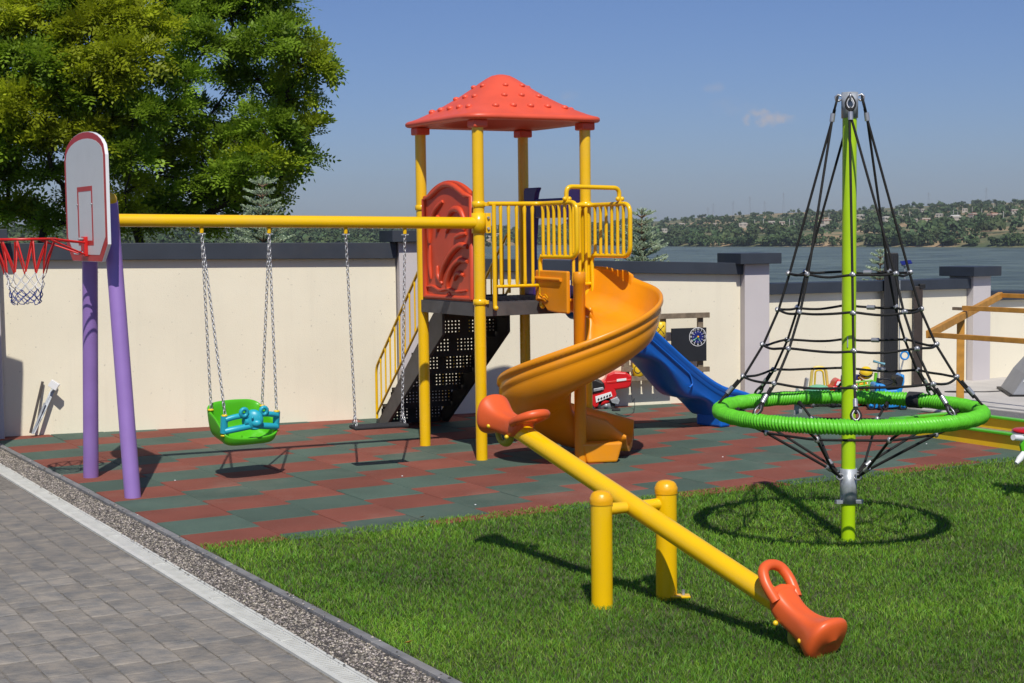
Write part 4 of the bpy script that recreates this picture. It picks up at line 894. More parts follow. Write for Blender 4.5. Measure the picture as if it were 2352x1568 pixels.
for sx in (-1, 1): MB().tube(smoothpath([SQ(sx*.22, .15, .225), SQ(sx*.15, .165, .245), SQ(sx*.07, .17, .25), SQ(0, .182, .235)], 6), .022, 12).build('upper_strut', M['teal'], bar_)
MB().tube([SQ(-.075, .168, .20), SQ(.075, .168, .20)], .035, 14).build('face_plate', M['teal'], bar_)
MB().ball(SQ(0, .185, .215), .078, 20, 12, (1, .55, 1.05)).build('face', M['teal'], bar_)
MB().ball(SQ(.004, .228, .198), .036, 16, 10, (1.1, .6, .8)).build('snout', M['teal'], bar_); MB().ball(SQ(.004, .22, .155), .025, 12, 8, (1.2, .6, .5)).build('chin', M['teal'], bar_)
for sx in (-1, 1):
    MB().tube([SQ(sx*.085+.028*math.cos(q), .185, .28+.03*math.sin(q)) for q in np.linspace(0, 6.28, 14)[:-1]], .016, 8, closed=True).build('ear', M['teal'], bar_)
    MB().ball(SQ(sx*.03, .226, .245), .010, 10, 6).build('eye', M['teal'], bar_)
for hgp, xs_ in ((hang[0], -.222), (hang[1], .222)):
    chain(hgp, SQ(xs_, .135, .262), bsw); chain(hgp, SQ(xs_, -.12, .24), bsw)
bdx, bdy = sx0, sy0
# flat swing
fc = (hang[2]+hang[3])/2*V(1, 1, 0); fz = Zh(868, 978, fc)
fsw = thing('flat_swing', 'black rubber flat swing seat on chains in front of the stair', 'swing', tuple(fc+Zu*fz), 'swings under the yellow beam')
def FQ(x, y, z): return fc+bdx*x+bdy*y+Zu*(fz+z)
MB().box(FQ(0, 0, 0), bdx*.235, bdy*.085, Zu*.016).build('seat', M['rubberk'], fsw, bevel=.012)
for hgp, xs_ in ((hang[2], -.205), (hang[3], .205)):
    mid = FQ(xs_, 0, .10); chain(hgp, mid, fsw)
    for y in (-.055, .055): chain(mid, FQ(xs_*1.02, y, .015), fsw)
# ------------------------------------------------------------------ basketball hoop
wv_ = nrmz(LB-LA); wv_ = nrmz(wv_*V(1, 1, 0)); nv_ = V(-wv_[1], wv_[0], 0); nv_ = nv_ if nv_[0] < 0 else -nv_    # board normal, to the left
BC = AP*V(1, 1, 0)+nv_*.125+wv_*.03; zb0, zb1 = Zh(205, 600, BC), Zh(205, 303, BC); BW = 1.14
hoop = thing('basketball_hoop', 'white backboard with red border and net, on the purple swing legs', 'basketball hoop', tuple(BC+Zu*zb0))
def BQ(x, z, o=0.): return BC+wv_*x+Zu*(zb0+z)+nv_*o
hB = zb1-zb0; w2 = BW/2
def outl(i):
    w3 = w2-i; b0_ = i; t0 = hB-i
    return [(-w3+.16, b0_), (w3-.16, b0_), (w3, b0_+.13), (w3, hB*.80)]+[(w3*math.cos(q), hB*.80+(t0-hB*.80)*math.sin(q)**.9) for q in np.linspace(.35, math.pi-.35, 11)]+[(-w3, hB*.80), (-w3, b0_+.13)]
bd_ = MB().prism(outl(0), BQ(0, 0, -.012), wv_, Zu, nv_*.024).build('backboard', M['whitep'], hoop)
MB().prism(outl(.003), BQ(0, 0, .0125), wv_, Zu, nv_*.0012).build('red_border', M['boardred'], bd_)
MB().prism(outl(.052), BQ(0, 0, .0142), wv_, Zu, nv_*.0012).build('white_field', M['white'], bd_)
def frame2(x0, x1, z0, z1, tw, th_):
    m_ = MB()
    for a, b, c, d in ((x0, x1, z1-th_, z1), (x0, x1, z0, z0+th_), (x0, x0+tw, z0+th_, z1-th_), (x1-tw, x1, z0+th_, z1-th_)): m_.prism([(a, c), (b, c), (b, d), (a, d)], BQ(0, 0, .0158), wv_, Zu, nv_*.001)
    return m_.build('target_frame', M['boardred'], bd_)
frame2(-.21, .21, hB*.125, hB*.58, .032, .036)
for sx in (-.2, .2): MB().ball(BQ(sx, hB*.44, .02), .008, 8, 6).build('bolt', M['zinc'], bd_)
rz = Zh(75, 549, BC)-zb0
MB().box(BQ(0, rz-.06, .03), wv_*.05, nv_*.014, Zu*.075).build('rim_plate', M['rimred'], hoop, bevel=.004)
for z in (rz-.005, rz-.105): MB().cyl(BQ(0, z, .03), BQ(0, z, .075), .013, 10).build('bolt', M['zinc'], hoop)
RR = .225; RC = BQ(0, rz, .09+RR+.16)
MB().tube([RC+RR*(math.cos(q)*nv_+math.sin(q)*wv_) for q in np.linspace(0, 2*math.pi, 61)[:-1]], .0105, 10, closed=True).build('rim', M['rimred'], hoop)
for s in (-1, 1):
    MB().tube([BQ(s*.045, rz-.03, .04), RC+RR*(-math.cos(.55)*nv_+s*math.sin(.55)*wv_)], .008, 8).build('rim_brace', M['rimred'], hoop)
    MB().tube([BQ(s*.045, rz-.12, .04), RC+RR*(-math.cos(.9)*nv_+s*math.sin(.9)*wv_)], .007, 8).build('rim_brace', M['rimred'], hoop)
# net: red straps, white knots, blue tail
NK = 12
def NP(k, lev): 
    rad, dz = ((RR, -.01), (.150, -.25), (.125, -.30), (.135, -.34), (.115, -.375), (.12, -.405), (.105, -.435), (.11, -.46), (.085, -.48))[lev]
    q = 2*math.pi*(k+(.5 if lev % 2 else 0))/NK; return RC+rad*(math.cos(q)*nv_+math.sin(q)*wv_)+Zu*(dz+.008*math.sin(k*2.3+lev))
n1_, n2_, n3_ = MB(), MB(), MB()
for k in range(NK):
    for j in (k, k-1): 
        a, b = NP(k, 0), NP(j, 1); m_ = (a+b)/2+(RC*V(1, 1, 0)+Zu*a[2]-a)*V(1, 1, 0)*.04-Zu*.01; n1_.tube([a, m_, b], [.006, .0065, .004], 6)
    for lev in (1, 2, 3):
        for j in ((k, k+1) if lev % 2 else (k, k-1)): n2_.tube([NP(k, lev), (NP(k, lev)+NP(j, lev+1))/2-Zu*.006, NP(j, lev+1)], .0032, 5)
    for lev in (4, 5, 6, 7):
        for j in ((k, k+1) if lev % 2 else (k, k-1)):
            if lev < 7 or k % 3: n3_.tube([NP(k, lev), (NP(k, lev)+NP(j, lev+1))/2-Zu*.008+V(.004*math.sin(k*5), 0, 0), NP(j, lev+1)], .0032, 5)
nn_ = n1_.build('net', M['rimred'], hoop); n2_.build('white_mesh', M['netw'], nn_); n3_.build('blue_mesh', M['netb'], nn_)
# ------------------------------------------------------------------ seesaw
SA, SB = G(1383, 1391), G(1531, 1371); SM = (SA+SB)/2; sx_ = nrmz(SB-SA); th = math.radians(36.5); sdv = V(math.sin(th), -math.cos(th), 0)
saw = thing('seesaw', 'yellow tube seesaw with two orange seats, near end resting on the lawn', 'seesaw', tuple(SM))
for P, tp in ((SA, (1383, 1126)), (SB, (1526, 1102))):
    zt = Zh(*tp, P)
    MB().cyl(P-Zu*.06, P+Zu*(zt-.062), .056, 36).build('post', M['yellow'], saw)
    MB().lathe([(.0595, -.066), (.0605, -.05), (.0605, -.035), (.056, -.026), (.052, -.015), (.042, -.005), (.026, .001), (.01, .004), (0, .004)], P+Zu*(zt-.004), 36).build('post_cap', M['ycap'], saw)
zp_ = Zh(1462, 1163, SM); kz = -.305; bt = nrmz(sdv+Zu*kz); SC = SM*V(1, 1, 0)+Zu*zp_
lo, hi_ = SC+bt*1.13, SC-bt*1.07
MB().cyl(hi_, lo, .0525, 36).build('beam', M['yellow'], saw)
ax_a, ax_b = SA*V(1, 1, 0)+Zu*zp_, SB*V(1, 1, 0)+Zu*zp_; axd = nrmz(ax_b-ax_a)
ax = MB().cyl(ax_a+axd*.04, ax_b-axd*.04, .0235, 24).build('axle', M['yellow'], saw)
for s in (-1, 1):
    MB().cyl(SC+axd*s*.052, SC+axd*s*.115, .030, 24).build('axle_sleeve', M['yellow'], ax); MB().cyl(SC+axd*s*.116, SC+axd*s*.121, .0255, 24).build('axle_ring', M['black'], ax)
    MB().cyl((ax_a if s < 0 else ax_b)-axd*s*.03, (ax_a if s < 0 else ax_b)-axd*s*.085, .031, 24).build('axle_sleeve', M['yellow'], ax)
sn = nrmz(np.cross(bt, Zu)); bn = np.cross(sn, bt)
bp_ = MB()
for P in (SB,): MB().box(P+V(.07, -.03, .012), V(.05, -.0, 0), V(0, .03, 0), Zu*.006).build('base_flange', M['yellow'], saw, bevel=.003); MB().cyl(P+V(.085, -.03, .01), P+V(.085, -.03, .045), .009, 10).build('anchor_bolt', M['zinc'], saw)
def seat(end, o):
    """o: unit vector along the beam, outward"""
    n = bn; s = nrmz(np.cross(o, n)); q_up = nrmz(n*.60-o*.80)*.88; o, n, s = o*.88, n*.88, s*.88; st = MB(); K = 28
    secs = [(-.235, .050, .105, .03, 2.2), (-.225, .078, .125, .02, 2.6), (-.20, .088, .135, -.02, 3), (-.15, .084, .115, -.04, 3), (-.08, .072, .088, -.06, 3.2), (0, .076, .080, -.07, 3.2), (.07, .098, .090, -.085, 3), (.12, .120, .116, -.105, 2.8), (.155, .131, .140, -.125, 2.6), (.18, .126, .135, -.13, 2.5), (.192, .10, .105, -.11, 2.3), (.196, .03, .03, -.03, 2)]
    rg = []
    for (t, w_, tp, bt_, e) in secs:
        for k in range(K):
            q = 2*math.pi*k/K; c, z = math.cos(q), math.sin(q); c = math.copysign(abs(c)**(2/e), c); z = math.copysign(abs(z)**(2/e), z)
            sag = .028*(1-abs(c))*(1 if z > 0 else 0)*(1 if -.2 < t < .17 else 0)*(-1 if -.16 < t < .1 else .25)
            rg.append(end+o*(t*.93+(.02*(z) if t > .1 else 0))+s*w_*c+n*((tp+bt_)/2+(tp-bt_)/2*z+sag*.4))
    m_ = len(secs); fs = [(i*K+j, i*K+(j+1) % K, (i+1)*K+(j+1) % K, (i+1)*K+j) for i in range(m_-1) for j in range(K)]
    st.add(rg, fs, True); st.add(rg[:K], [tuple(range(K))[::-1]]); st.add(rg[-K:], [tuple(range(K))])
    so_ = st.build('seat', M['seat'], saw, subsurf=1)
    up2 = q_up; hb = end-o*.185+n*.095
    lp = [hb+s*.078-up2*.03, hb+s*.088+up2*.035, hb+s*.088+up2*.09, hb+s*.068+up2*.145, hb+s*.025+up2*.170]; lp = lp+[p-2*s*np.dot(p-hb, s)/np.dot(s, s) for p in lp[::-1]]
    MB().tube(smoothpath(lp, 5), .0255, 14, sx=1.0).build('grip_loop', M['seat'], so_)
    MB().tube([hb+s*.075+up2*.015, hb+up2*.03, hb-s*.075+up2*.015], .024, 12).build('grip_base', M['seat'], so_)
    q = 1 if (s[1] < 0) else -1
    for a in (-.13, .06):
        MB().ball(end+o*a+s*q*(.080 if a < 0 else .090)-n*(.035), .013, 10, 8).build('bolt_cap', M['yeltoy'], so_)
    MB().tube([end+o*.0-n*(.075)+(o*math.cos(q)*.066+n*math.sin(q)*.062) for q in np.linspace(0, 2*math.pi, 30)[:-1]], .0165, 12, closed=True, sx=1.5).build('bumper_ring', mat('bumper_rubber', (.42, .38, .03), .6, dirt=.2) if 'bumper_rubber' not in bpy.data.materials else bpy.data.materials['bumper_rubber'], saw)
seat(SC+bt*1.25-bn*.03, bt); seat(SC-bt*1.165-bn*.01, -bt)

# ------------------------------------------------------------------ climbing net carousel
NP0 = G(1948, 1238); net = thing('climbing_net', 'rotating rope climbing pyramid with green padded ring on a lime pole', 'climbing net', tuple(NP0))
zt_ = Zh(1950, 212, NP0)
def CQ(r, a, z): a = math.radians(a); return NP0+V(r*math.cos(a), r*math.sin(a), z)
MB().cyl(CQ(0, 0, -.05), CQ(0, 0, zt_-.14), .0435, 36).build('pole', M['lime'], net)
MB().lathe([(.044, -.155), (.0505, -.155), (.0505, -.0), (.046, 0), (.044, -.03), (0, -.03)], CQ(0, 0, zt_), 36).build('top_collar', M['zinc'], net)
zc0, zc1 = Zh(1948, 1155, NP0), Zh(1948, 1075, NP0)
lc = MB().lathe([(.046, 0), (.052, 0), (.052, zc1-zc0), (.046, zc1-zc0)], CQ(0, 0, zc0), 36).build('lower_collar', M['zinc'], net)
for a in (-20, 200): MB().box(CQ(.06, a, zc0+.012), CQ(.03, a, 0)-CQ(0, a, 0), (CQ(.016, a+90, 0)-CQ(0, 0, 0)), Zu*.012).build('collar_lug', M['zinc'], lc, bevel=.003)
sticker = MB()
ph0 = -9.5; lev = [(.36, 1.655), (.427, 1.43), (.52, 1.215), (.64, 1.015)]; RZ, RRr = .803, .792
A8 = [k*45+ph0 for k in range(8)]
def clamp(P, d, par):
    d = nrmz(d); o = MB().tube([P-d*.019, P-d*.012, P+d*.012, P+d*.019], [.007, .0135, .0135, .007], 10).build('rope_clamp', M['alu'], par)
def eye(P, up, side, par):
    """teardrop thimble with rope round it and a shackle"""
    t = []
    for q in np.linspace(0, 2*math.pi, 25)[:-1]:
        y = -math.cos(q); x = math.sin(q)*(1-.42*max(0, y)); t.append(P+up*(y*.034)+side*(x*.021))
    MB().tube(t, .0048, 8, closed=True).build('thimble', M['alu'], par)
    t2 = [P+(p-P)*1.36 for p in t]; MB().tube(t2, .0068, 8, closed=True).build('eye_splice', M['rope'], par)
for g_ in range(4):                                          # four top shackles, two ropes each
    a0 = 90*g_+ph0; top = CQ(.072, a0, zt_-.035); sl2 = CQ(.100, a0, zt_-.155)
    rad = V(math.cos(math.radians(a0)), math.sin(math.radians(a0)), 0); tan = V(-rad[1], rad[0], 0)
    sh = MB().tube([CQ(.052, a0, zt_-.02)+Zu*0, CQ(.070, a0, zt_-.012), CQ(.086, a0, zt_-.025), CQ(.082, a0, zt_-.045), CQ(.064, a0, zt_-.05), CQ(.052, a0, zt_-.04)], .0065, 8).build('shackle', M['alu'], net)
    eye(CQ(.083, a0, zt_-.070), nrmz(CQ(.06, a0, zt_)-sl2), tan, sh)
    MB().tube([CQ(.090, a0, zt_-.10), CQ(.101, a0, zt_-.150)], .0095, 10).build('rope_end', M['rope'], sh)
    MB().cyl(CQ(.099, a0, zt_-.125), CQ(.106, a0, zt_-.175), .0155, 16).build('ferrule', M['alu'], sh)
    for a1, sg in ((a0, -1), (a0+45, 1)):
        P = [CQ(.106, a0, zt_-.17)+tan*.006*sg]+[CQ(r, a1, z) for r, z in lev]+[CQ(RRr-.045, a1, RZ+.085)]
        rp_ = MB().tube([P[0]+(P[1]-P[0])*t+tan*0 for t in (0, .5)]+P[1:], .0080, 8).build('climbing_rope', M['rope'], net)
        fe = CQ(RRr-.03, a1, RZ+.075); d_ = nrmz(CQ(RRr-.0, a1, RZ+.03)-CQ(lev[3][0], a1, lev[3][1])); s_ = V(-math.sin(math.radians(a1)), math.cos(math.radians(a1)), 0)
        q0 = CQ(RRr-.01, a1, RZ+.06)
        MB().cyl(q0-d_*.115, q0-d_*.06, .0145, 14).build('ferrule', M['alu'], rp_); MB().tube([q0-d_*.17, q0-d_*.02], .0088, 8).build('rope_end', M['rope'], rp_); eye(q0-d_*.01, -d_, s_, rp_)
        MB().tube([q0+d_*.025-s_*.0, q0+d_*.055], .006, 8).build('eye_bolt', M['alu'], rp_)
for li, (r, z) in enumerate(lev):
    pts_ = []
    for k, a in enumerate(A8):
        for f in (0, .25, .5, .75):
            bow = 1+.045*math.sin(math.pi*f)-.0; wob = .006*math.sin(k*3.1+li*2+f*4)
            rr2 = r*(math.cos(math.radians(22.5))/math.cos(math.radians(22.5-45*f)))*bow
            pts_.append(CQ(rr2+wob*math.sin(math.pi*f), a+45*f, z+wob-.010*math.sin(math.pi*f)))
    hp_ = MB().tube(smoothpath(pts_, 3, True), .0078, 8, closed=True).build('hoop_rope', M['rope'], net)
    for a in A8: clamp(CQ(r+.004, a, z), V(-math.sin(math.radians(a)), math.cos(math.radians(a)), .0)*.6+V(math.cos(math.radians(a)), math.sin(math.radians(a)), 0)*.5, hp_); MB().ball(CQ(r+.008, a, z+.004), .0150, 10, 8).build('rope_clamp', M['alu'], hp_)
    a = A8[1]+22.5; MB().cyl(CQ(r*.965, a-1.5/r, z-.006), CQ(r*.965, a+1.5/r, z-.006), .015, 12).build('splice_sleeve', M['alu'], hp_)
# lower cone
zl = Zh(1948, 1092, NP0)
pts_ = []
for k in range(8):
    a = A8[k]+22.5
    for f in (0, .33, .66): pts_.append(CQ(.545*(math.cos(math.radians(22.5))/math.cos(math.radians(22.5-45*f)))*(1+.03*math.sin(math.pi*f)), a+45*f, .69))
hp_ = MB().tube(smoothpath(pts_, 3, True), .0078, 8, closed=True).build('lower_hoop_rope', M['rope'], net)
for k in range(8): MB().ball(CQ(.545, A8[k]+22.5, .69), .017, 10, 8, (1, 1, 1.25)).build('rope_clamp', M['alu'], hp_)
for k in range(8):
    a = A8[k]+22.5; g0 = A8[(k//2)*2]+45; tip = CQ(.075, g0, zl)
    P = [CQ(RRr-.05, a, RZ-.02), CQ(.545, a, .69), CQ(.17, g0+(a-g0)*.25, zl+.065), tip]
    lr = MB().tube(P, .0085, 8).build('lower_rope', M['rope'], net)
    if k % 2 == 0:
        MB().cyl(CQ(.235, g0, zl+.085)*0+tip+(P[2]-tip)*.75, tip+(P[2]-tip)*1.1, .0145, 12).build('ferrule', M['alu'], lr)
        MB().tube([tip+(CQ(.03*math.cos(q), g0, 0)-NP0)+Zu*.017*math.sin(q) for q in np.linspace(0, 6.28, 16)[:-1]], .006, 8, closed=True).build('shackle', M['alu'], lr)
    MB().tube([CQ(RRr, a, RZ-.02), CQ(RRr-.10, a, RZ-.045)], .012, 8).build('rope_end', M['rope'], lr)
# padded ring: wound cord, real ridges
nu_, nv2 = 1500, 18; U, Vv = np.meshgrid(np.arange(nu_)/nu_*2*np.pi, np.arange(nv2)/nv2*2*np.pi, indexing='ij')
rdg = np.abs(np.sin(118*U+Vv*1.5))**.7; rdg2 = np.abs(np.sin(118*U-Vv*1.5+.8))**.7
rr3 = .037+.0105*np.where(np.sin(Vv*1.0+.4) > 0, rdg, rdg2)+.0015*np.sin(37*U)
X3 = (RRr+rr3*np.cos(Vv)); gvv = np.stack([X3*np.cos(U), X3*np.sin(U), RZ+rr3*np.sin(Vv)], -1).reshape(-1, 3)+NP0
i_, j_ = np.meshgrid(np.arange(nu_), np.arange(nv2), indexing='ij'); idx = lambda a, b: (a % nu_)*nv2+(b % nv2)
gf3 = np.stack([idx(i_, j_), idx(i_+1, j_), idx(i_+1, j_+1), idx(i_, j_+1)], -1).reshape(-1, 4)
ringo = npmesh('padded_ring', gvv, gf3, M['ropeg'], net, smooth=True)
MB().tube([CQ(RRr, a, RZ) for a in np.linspace(41.5, 48, 8)], .054, 20).build('black_tape', M['rubberk'], ringo)
MB().tube([CQ(.045, -112, 1.27), CQ(.046, -112, 1.20)], .004, 6).build('maker_plate', M['zinc'], net)
# a small grey tie hanging off the ring at the back
tie = NP0+V(-.15, .78, 0); MB().add([tie+V(-.03, 0, RZ+.08), tie+V(.02, 0, RZ+.02), tie+V(.01, 0, RZ-.10), tie+V(-.045, 0, RZ-.12), tie+V(-.04, 0, RZ-.02)], [(0, 1, 2, 3, 4)]).build('tie_strap', M['zinc'], net)

# ------------------------------------------------------------------ sandbox and canopy frame
N1, N2 = G(2133, 1003.5), G(2341, 1034); sbd = nrmz(N2-N1); sbn = V(-sbd[1], sbd[0], 0); sbn = sbn if sbn[1] > 0 else -sbn
Ff = G(2300, 962, .12); wd2 = float(np.dot(Ff-N1, sbn)); N0 = N1-sbd*.42; LEN2 = 2.3
sbx = thing('sandbox', 'yellow sandbox with a green rim beyond the lawn at the right', 'sandbox', tuple(N0))
def BX(a, b, z): return N0+sbd*a+sbn*b+Zu*z
for nm, a, b, c, d in (('board', 0, 0, LEN2, 0), ('board', 0, wd2, LEN2, wd2), ('board', 0, 0, 0, wd2), ('board', LEN2, 0, LEN2, wd2)):
    MB().beam(BX(a, b, .055), BX(c, d, .055), .02, .13).build(nm, M['yeltoy'], sbx, bevel=.002)
for a, b, c, d in ((-.05, 0, LEN2+.05, 0), (-.05, wd2, LEN2+.05, wd2), (0, .042, 0, wd2-.042), (LEN2, .042, LEN2, wd2-.042)):
    MB().beam(BX(a, b, .131), BX(c, d, .131), .08, .02).build('rim_board', M['greenp'], sbx, bevel=.004)
MB().prism([(0, 0), (.18, 0), (0, .18)], BX(.012, wd2-.012, .10), sbd, -sbn, Zu*.018).build('corner_seat', M['yeltoy'], sbx)
setting(MB().add([BX(.01, .01, .02), BX(LEN2-.01, .01, .02), BX(LEN2-.01, wd2-.01, .02), BX(.01, wd2-.01, .02)], [(0, 1, 2, 3)]).build('sand', mat('play_sand', (.33, .24, .15), .95, var=.2, scale=20), sbx), 'stuff')
cf = thing('canopy_frame', 'ochre wooden canopy frame standing over the sandbox', 'canopy frame', tuple(G(2207, 962)))
PA_ = Yp(2132, 768, 13.9); PM = Yp(2207, 716, 14.9); PC_ = Yp(2298, 678, 16.0); rd = nrmz(PC_-PA_)
MB().beam(PA_, PC_, .045, .07).build('rafter', M['pine'], cf, bevel=.003); MB().beam(PA_+sbd*1.9, PC_+sbd*1.9, .045, .07).build('rafter', M['pine'], cf, bevel=.003)
for P in (PA_+Zu*.0, PM+Zu*.04, PC_): MB().beam(P+sbd*.03, P+sbd*1.87, .04, .045).build('purlin', M['pine'], cf, bevel=.003)
MB().beam(V(PM[0], PM[1], -.02), PM-Zu*.03, .075, .055, V(.3, 1, 0)).build('post', M['pine'], cf, bevel=.004); MB().beam(V(PM[0], PM[1], -.02)+sbd*1.9, PM-Zu*.03+sbd*1.9, .075, .055, V(.3, 1, 0)).build('post', M['pine'], cf, bevel=.004)
MB().beam(PM-sbd*.12+Zu*.02+rd*.06, PM+sbd*.02+Zu*.02+rd*.06, .035, .03).build('post_block', M['wood'], cf)

# ------------------------------------------------------------------ play board on the wall
def WP(px, py, o):                                            # pixel -> point on the plane o in front of the wall run behind the slides
    d = ray(px, py); n3 = V(*WN, 0); t = (np.dot(V(*W1, 0)-EYE, n3)+o)/np.dot(d, n3); return EYE+d*t
W3d = V(*WD, 0); W3n = V(*WN, 0)
pb_ = thing('play_board', 'weathered wooden play frame on the wall with clock blackboard and noughts-and-crosses blocks', 'play board', tuple(WP(1530, 860, .1)))
def wb(p, q, w_, name, m, o=.15, par=pb_, th_=.04):
    a, b = WP(*p, o), WP(*q, o); return MB().beam(a, b, th_, w_).build(name, m, par, bevel=.003)
def wv(x, y0, y1, w_, name='frame_post', m=None, o=.15, th_=.04):
    a, b = WP(x, y0, o), WP(x, y1, o); c = (a+b)/2; return MB().box(c, W3d*w_/2, W3n*th_/2, Zu*abs(a[2]-b[2])/2).build(name, m or M['wood'], pb_, bevel=.003)
def wh(x0, x1, y, w_, name='frame_rail', m=None, o=.17, th_=.035):
    z = WP((x0+x1)/2, y, o)[2]; a, b = WP(x0, y, o), WP(x1, y, o); c = (a+b)/2*V(1, 1, 0)+Zu*z; return MB().box(c, W3d*np.dot(b-a, W3d)/2, W3n*th_/2, Zu*w_/2).build(name, m or M['wood'], pb_, bevel=.003)
wv(1438, 724, 872, .062); wv(1523, 724, 868, .062); wv(1608, 722, 858, .062)
wh(1428, 1629, 726, .058, o=.192); wh(1428, 1450, 848, .055, o=.192); wh(1540, 1629, 849, .055, o=.192); wh(1428, 1545, 868, .05, o=.192)
bbo = MB(); a, b = WP(1542, 790, .20), WP(1622, 790, .20); zt3, zb3 = WP(1580, 753, .2)[2], WP(1580, 830, .2)[2]; cc = (a+b)/2*V(1, 1, 0)+Zu*(zt3+zb3)/2
bb = bbo.box(cc, W3d*np.linalg.norm((b-a)[:2])/2, W3n*.008, Zu*(zt3-zb3)/2).build('blackboard', M['board'], pb_)
ck = WP(1602, 773, .2)+W3n*.0085
def ring_(r0, r1, m, o, name, par):
    K = 40; vs = [ck+W3n*o+(W3d*math.cos(q)+Zu*math.sin(q))*r for r in (r0, r1) for q in np.linspace(0, 2*math.pi, K+1)[:-1]]
    return MB().add(vs, [(k, (k+1) % K, K+(k+1) % K, K+k)[::-1] for k in range(K)]).build(name, m, par)
ring_(.001, .105, M['whitep'], .001, 'clock_rim', bb); ring_(.001, .099, M['board'], .002, 'clock_band', bb); ring_(.001, .07, M['navy'], .003, 'clock_face', bb)
rotw = Matrix([[W3d[0], 0, W3n[0]], [W3d[1], 0, W3n[1]], [0, 1, 0]])
def text(s, P, size, m, par, name, rot=rotw):
    c = bpy.data.curves.new(name, 'FONT'); c.body = s; c.size = size; c.align_x = 'CENTER'; c.align_y = 'CENTER'; c.extrude = .0004; c.offset = size*.012; c.materials.append(m)
    o = bpy.data.objects.new('tmp', c); COL.objects.link(o); me = bpy.data.meshes.new_from_object(o); bpy.data.objects.remove(o); o = bpy.data.objects.new(name, me); COL.objects.link(o); o.parent = par; o0 = np.array(par['_o']); mt = rot.to_4x4(); mt.translation = Vector(P-o0); o.matrix_local = mt; return o
for h in range(12):
    q = math.pi/2-2*math.pi*h/12; text(str(h or 12), ck+W3n*.004+(W3d*math.cos(q)+Zu*math.sin(q))*.085, .034, M['whitep'], bb, 'numeral')
    P = ck+W3n*.0045; e_ = W3d*math.cos(q)+Zu*math.sin(q); MB().beam(P+e_*.05, P+e_*.064, .004, .002, W3n).build('minute_mark', M['whitep'], bb)
for q, L_ in ((math.radians(215), .068), (math.radians(-68), .045)): e_ = W3d*math.cos(q)+Zu*math.sin(q); MB().beam(ck+W3n*.008, ck+W3n*.008+e_*L_, .009, .003, W3n).build('clock_hand', M['mint'], bb)
MB().ball(ck+W3n*.008, .012, 12, 8).build('clock_hub', M['ycap'], bb)
for r_i, y in enumerate((757, 801, 846)):
    zc = WP(1490, y, .16)[2]
    for c_i, x in enumerate((1465, 1491, 1517)):
        P = WP(x, y, .16)*V(1, 1, 0)+Zu*zc; blk = MB().lathe([(0, -.085), (.045, -.085), (.058, -.075), (.060, .0), (.058, .075), (.045, .085), (0, .085)], P, 20).build('yellow_block', M['yeltoy'], pb_)
        f_ = nrmz(EYE-P)*V(1, 1, 0); f_ = nrmz(f_); r_v = V(-f_[1], f_[0], 0); C2 = P+f_*.058
        if (r_i+c_i) % 2 == 0 and not (r_i == 2 and c_i == 0) or (r_i, c_i) in ((0, 1), (2, 1)):
            for s in (-1, 1): MB().tube([C2+r_v*.038*t-f_*.012*abs(t)+Zu*.045*s*t for t in np.linspace(-1, 1, 7)], .0055, 6).build('cross_mark', M['board'], blk)
        else: MB().tube([C2+r_v*.036*math.cos(q)-f_*.014*abs(math.cos(q))**2+Zu*.042*math.sin(q) for q in np.linspace(0, 6.28, 24)[:-1]], .0055, 6, closed=True).build('nought_mark', M['board'], blk)
    MB().cyl(WP(1440, y, .16)*V(1, 1, 0)+Zu*zc, WP(1525, y, .16)*V(1, 1, 0)+Zu*zc, .008, 8).build('block_rod', M['zinc'], pb_)

# ------------------------------------------------------------------ toys
def wheel(par, c, ax_, r, w_, tm, rm, name='wheel'):
    ax_ = nrmz(ax_); t = MB().lathe([(r*.62, -w_/2), (r*.9, -w_/2), (r, -w_*.3), (r, w_*.3), (r*.9, w_/2), (r*.62, w_/2), (r*.62, -w_/2)], c, 26, ax_).build(name, tm, par)
    h = MB().lathe([(0, -w_*.52), (r*.2, -w_*.52), (r*.22, -w_*.3), (r*.64, -w_*.3), (r*.64, w_*.3), (r*.22, w_*.3), (r*.2, w_*.52), (0, w_*.52)], c, 20, ax_).build('hub', rm, t)
    return t
# red ride-on tractor behind the slide
RT = G(1400, 940); rt = thing('ride_on_tractor', 'red and black ride-on toy vehicle parked by the wall behind the spiral slide', 'toy vehicle', tuple(RT))
Yr = RT[1]+.15
def RX_(px, py, dy=0.): return Yp(px, py, Yr+dy)
def rpr(pts_, name, m, d0, d1, bev=.012, par=rt):
    P = [(RX_(x, y)[0], RX_(x, y)[2]) for x, y in pts_]; return MB().prism(P, V(0, Yr+d0, 0), V(1, 0, 0), Zu, V(0, d1-d0, 0)).build(name, m, par, bevel=bev)
rb_ = rpr([(1352, 918), (1350, 886), (1388, 872), (1394, 858), (1410, 852), (1436, 853), (1450, 862), (1448, 884), (1440, 889), (1412, 893), (1416, 906), (1398, 922), (1366, 934), (1352, 936)], 'body', M['redtoy'], -.10, .12, .018)
rpr([(1352, 868), (1368, 868), (1386, 876), (1389, 889), (1380, 898), (1352, 904)], 'seat', M['black'], -.118, .10, .02)
rpr([(1362, 890), (1384, 886), (1386, 892), (1362, 897)], 'seat_trim', M['zinc'], -.122, -.10, .004)
rpr([(1392, 874), (1448, 868), (1447, 873), (1392, 879)], 'groove', M['rimred'], -.105, -.09, .003)
rpr([(1415, 868.5), (1437, 866), (1437, 871), (1415, 874)], 'white_decal', M['whitep'], -.112, -.10, .001)
dc = rpr([(1366, 908), (1402, 897), (1405, 907), (1368, 922)], 'white_decal', M['whitep'], -.112, -.10, .001)
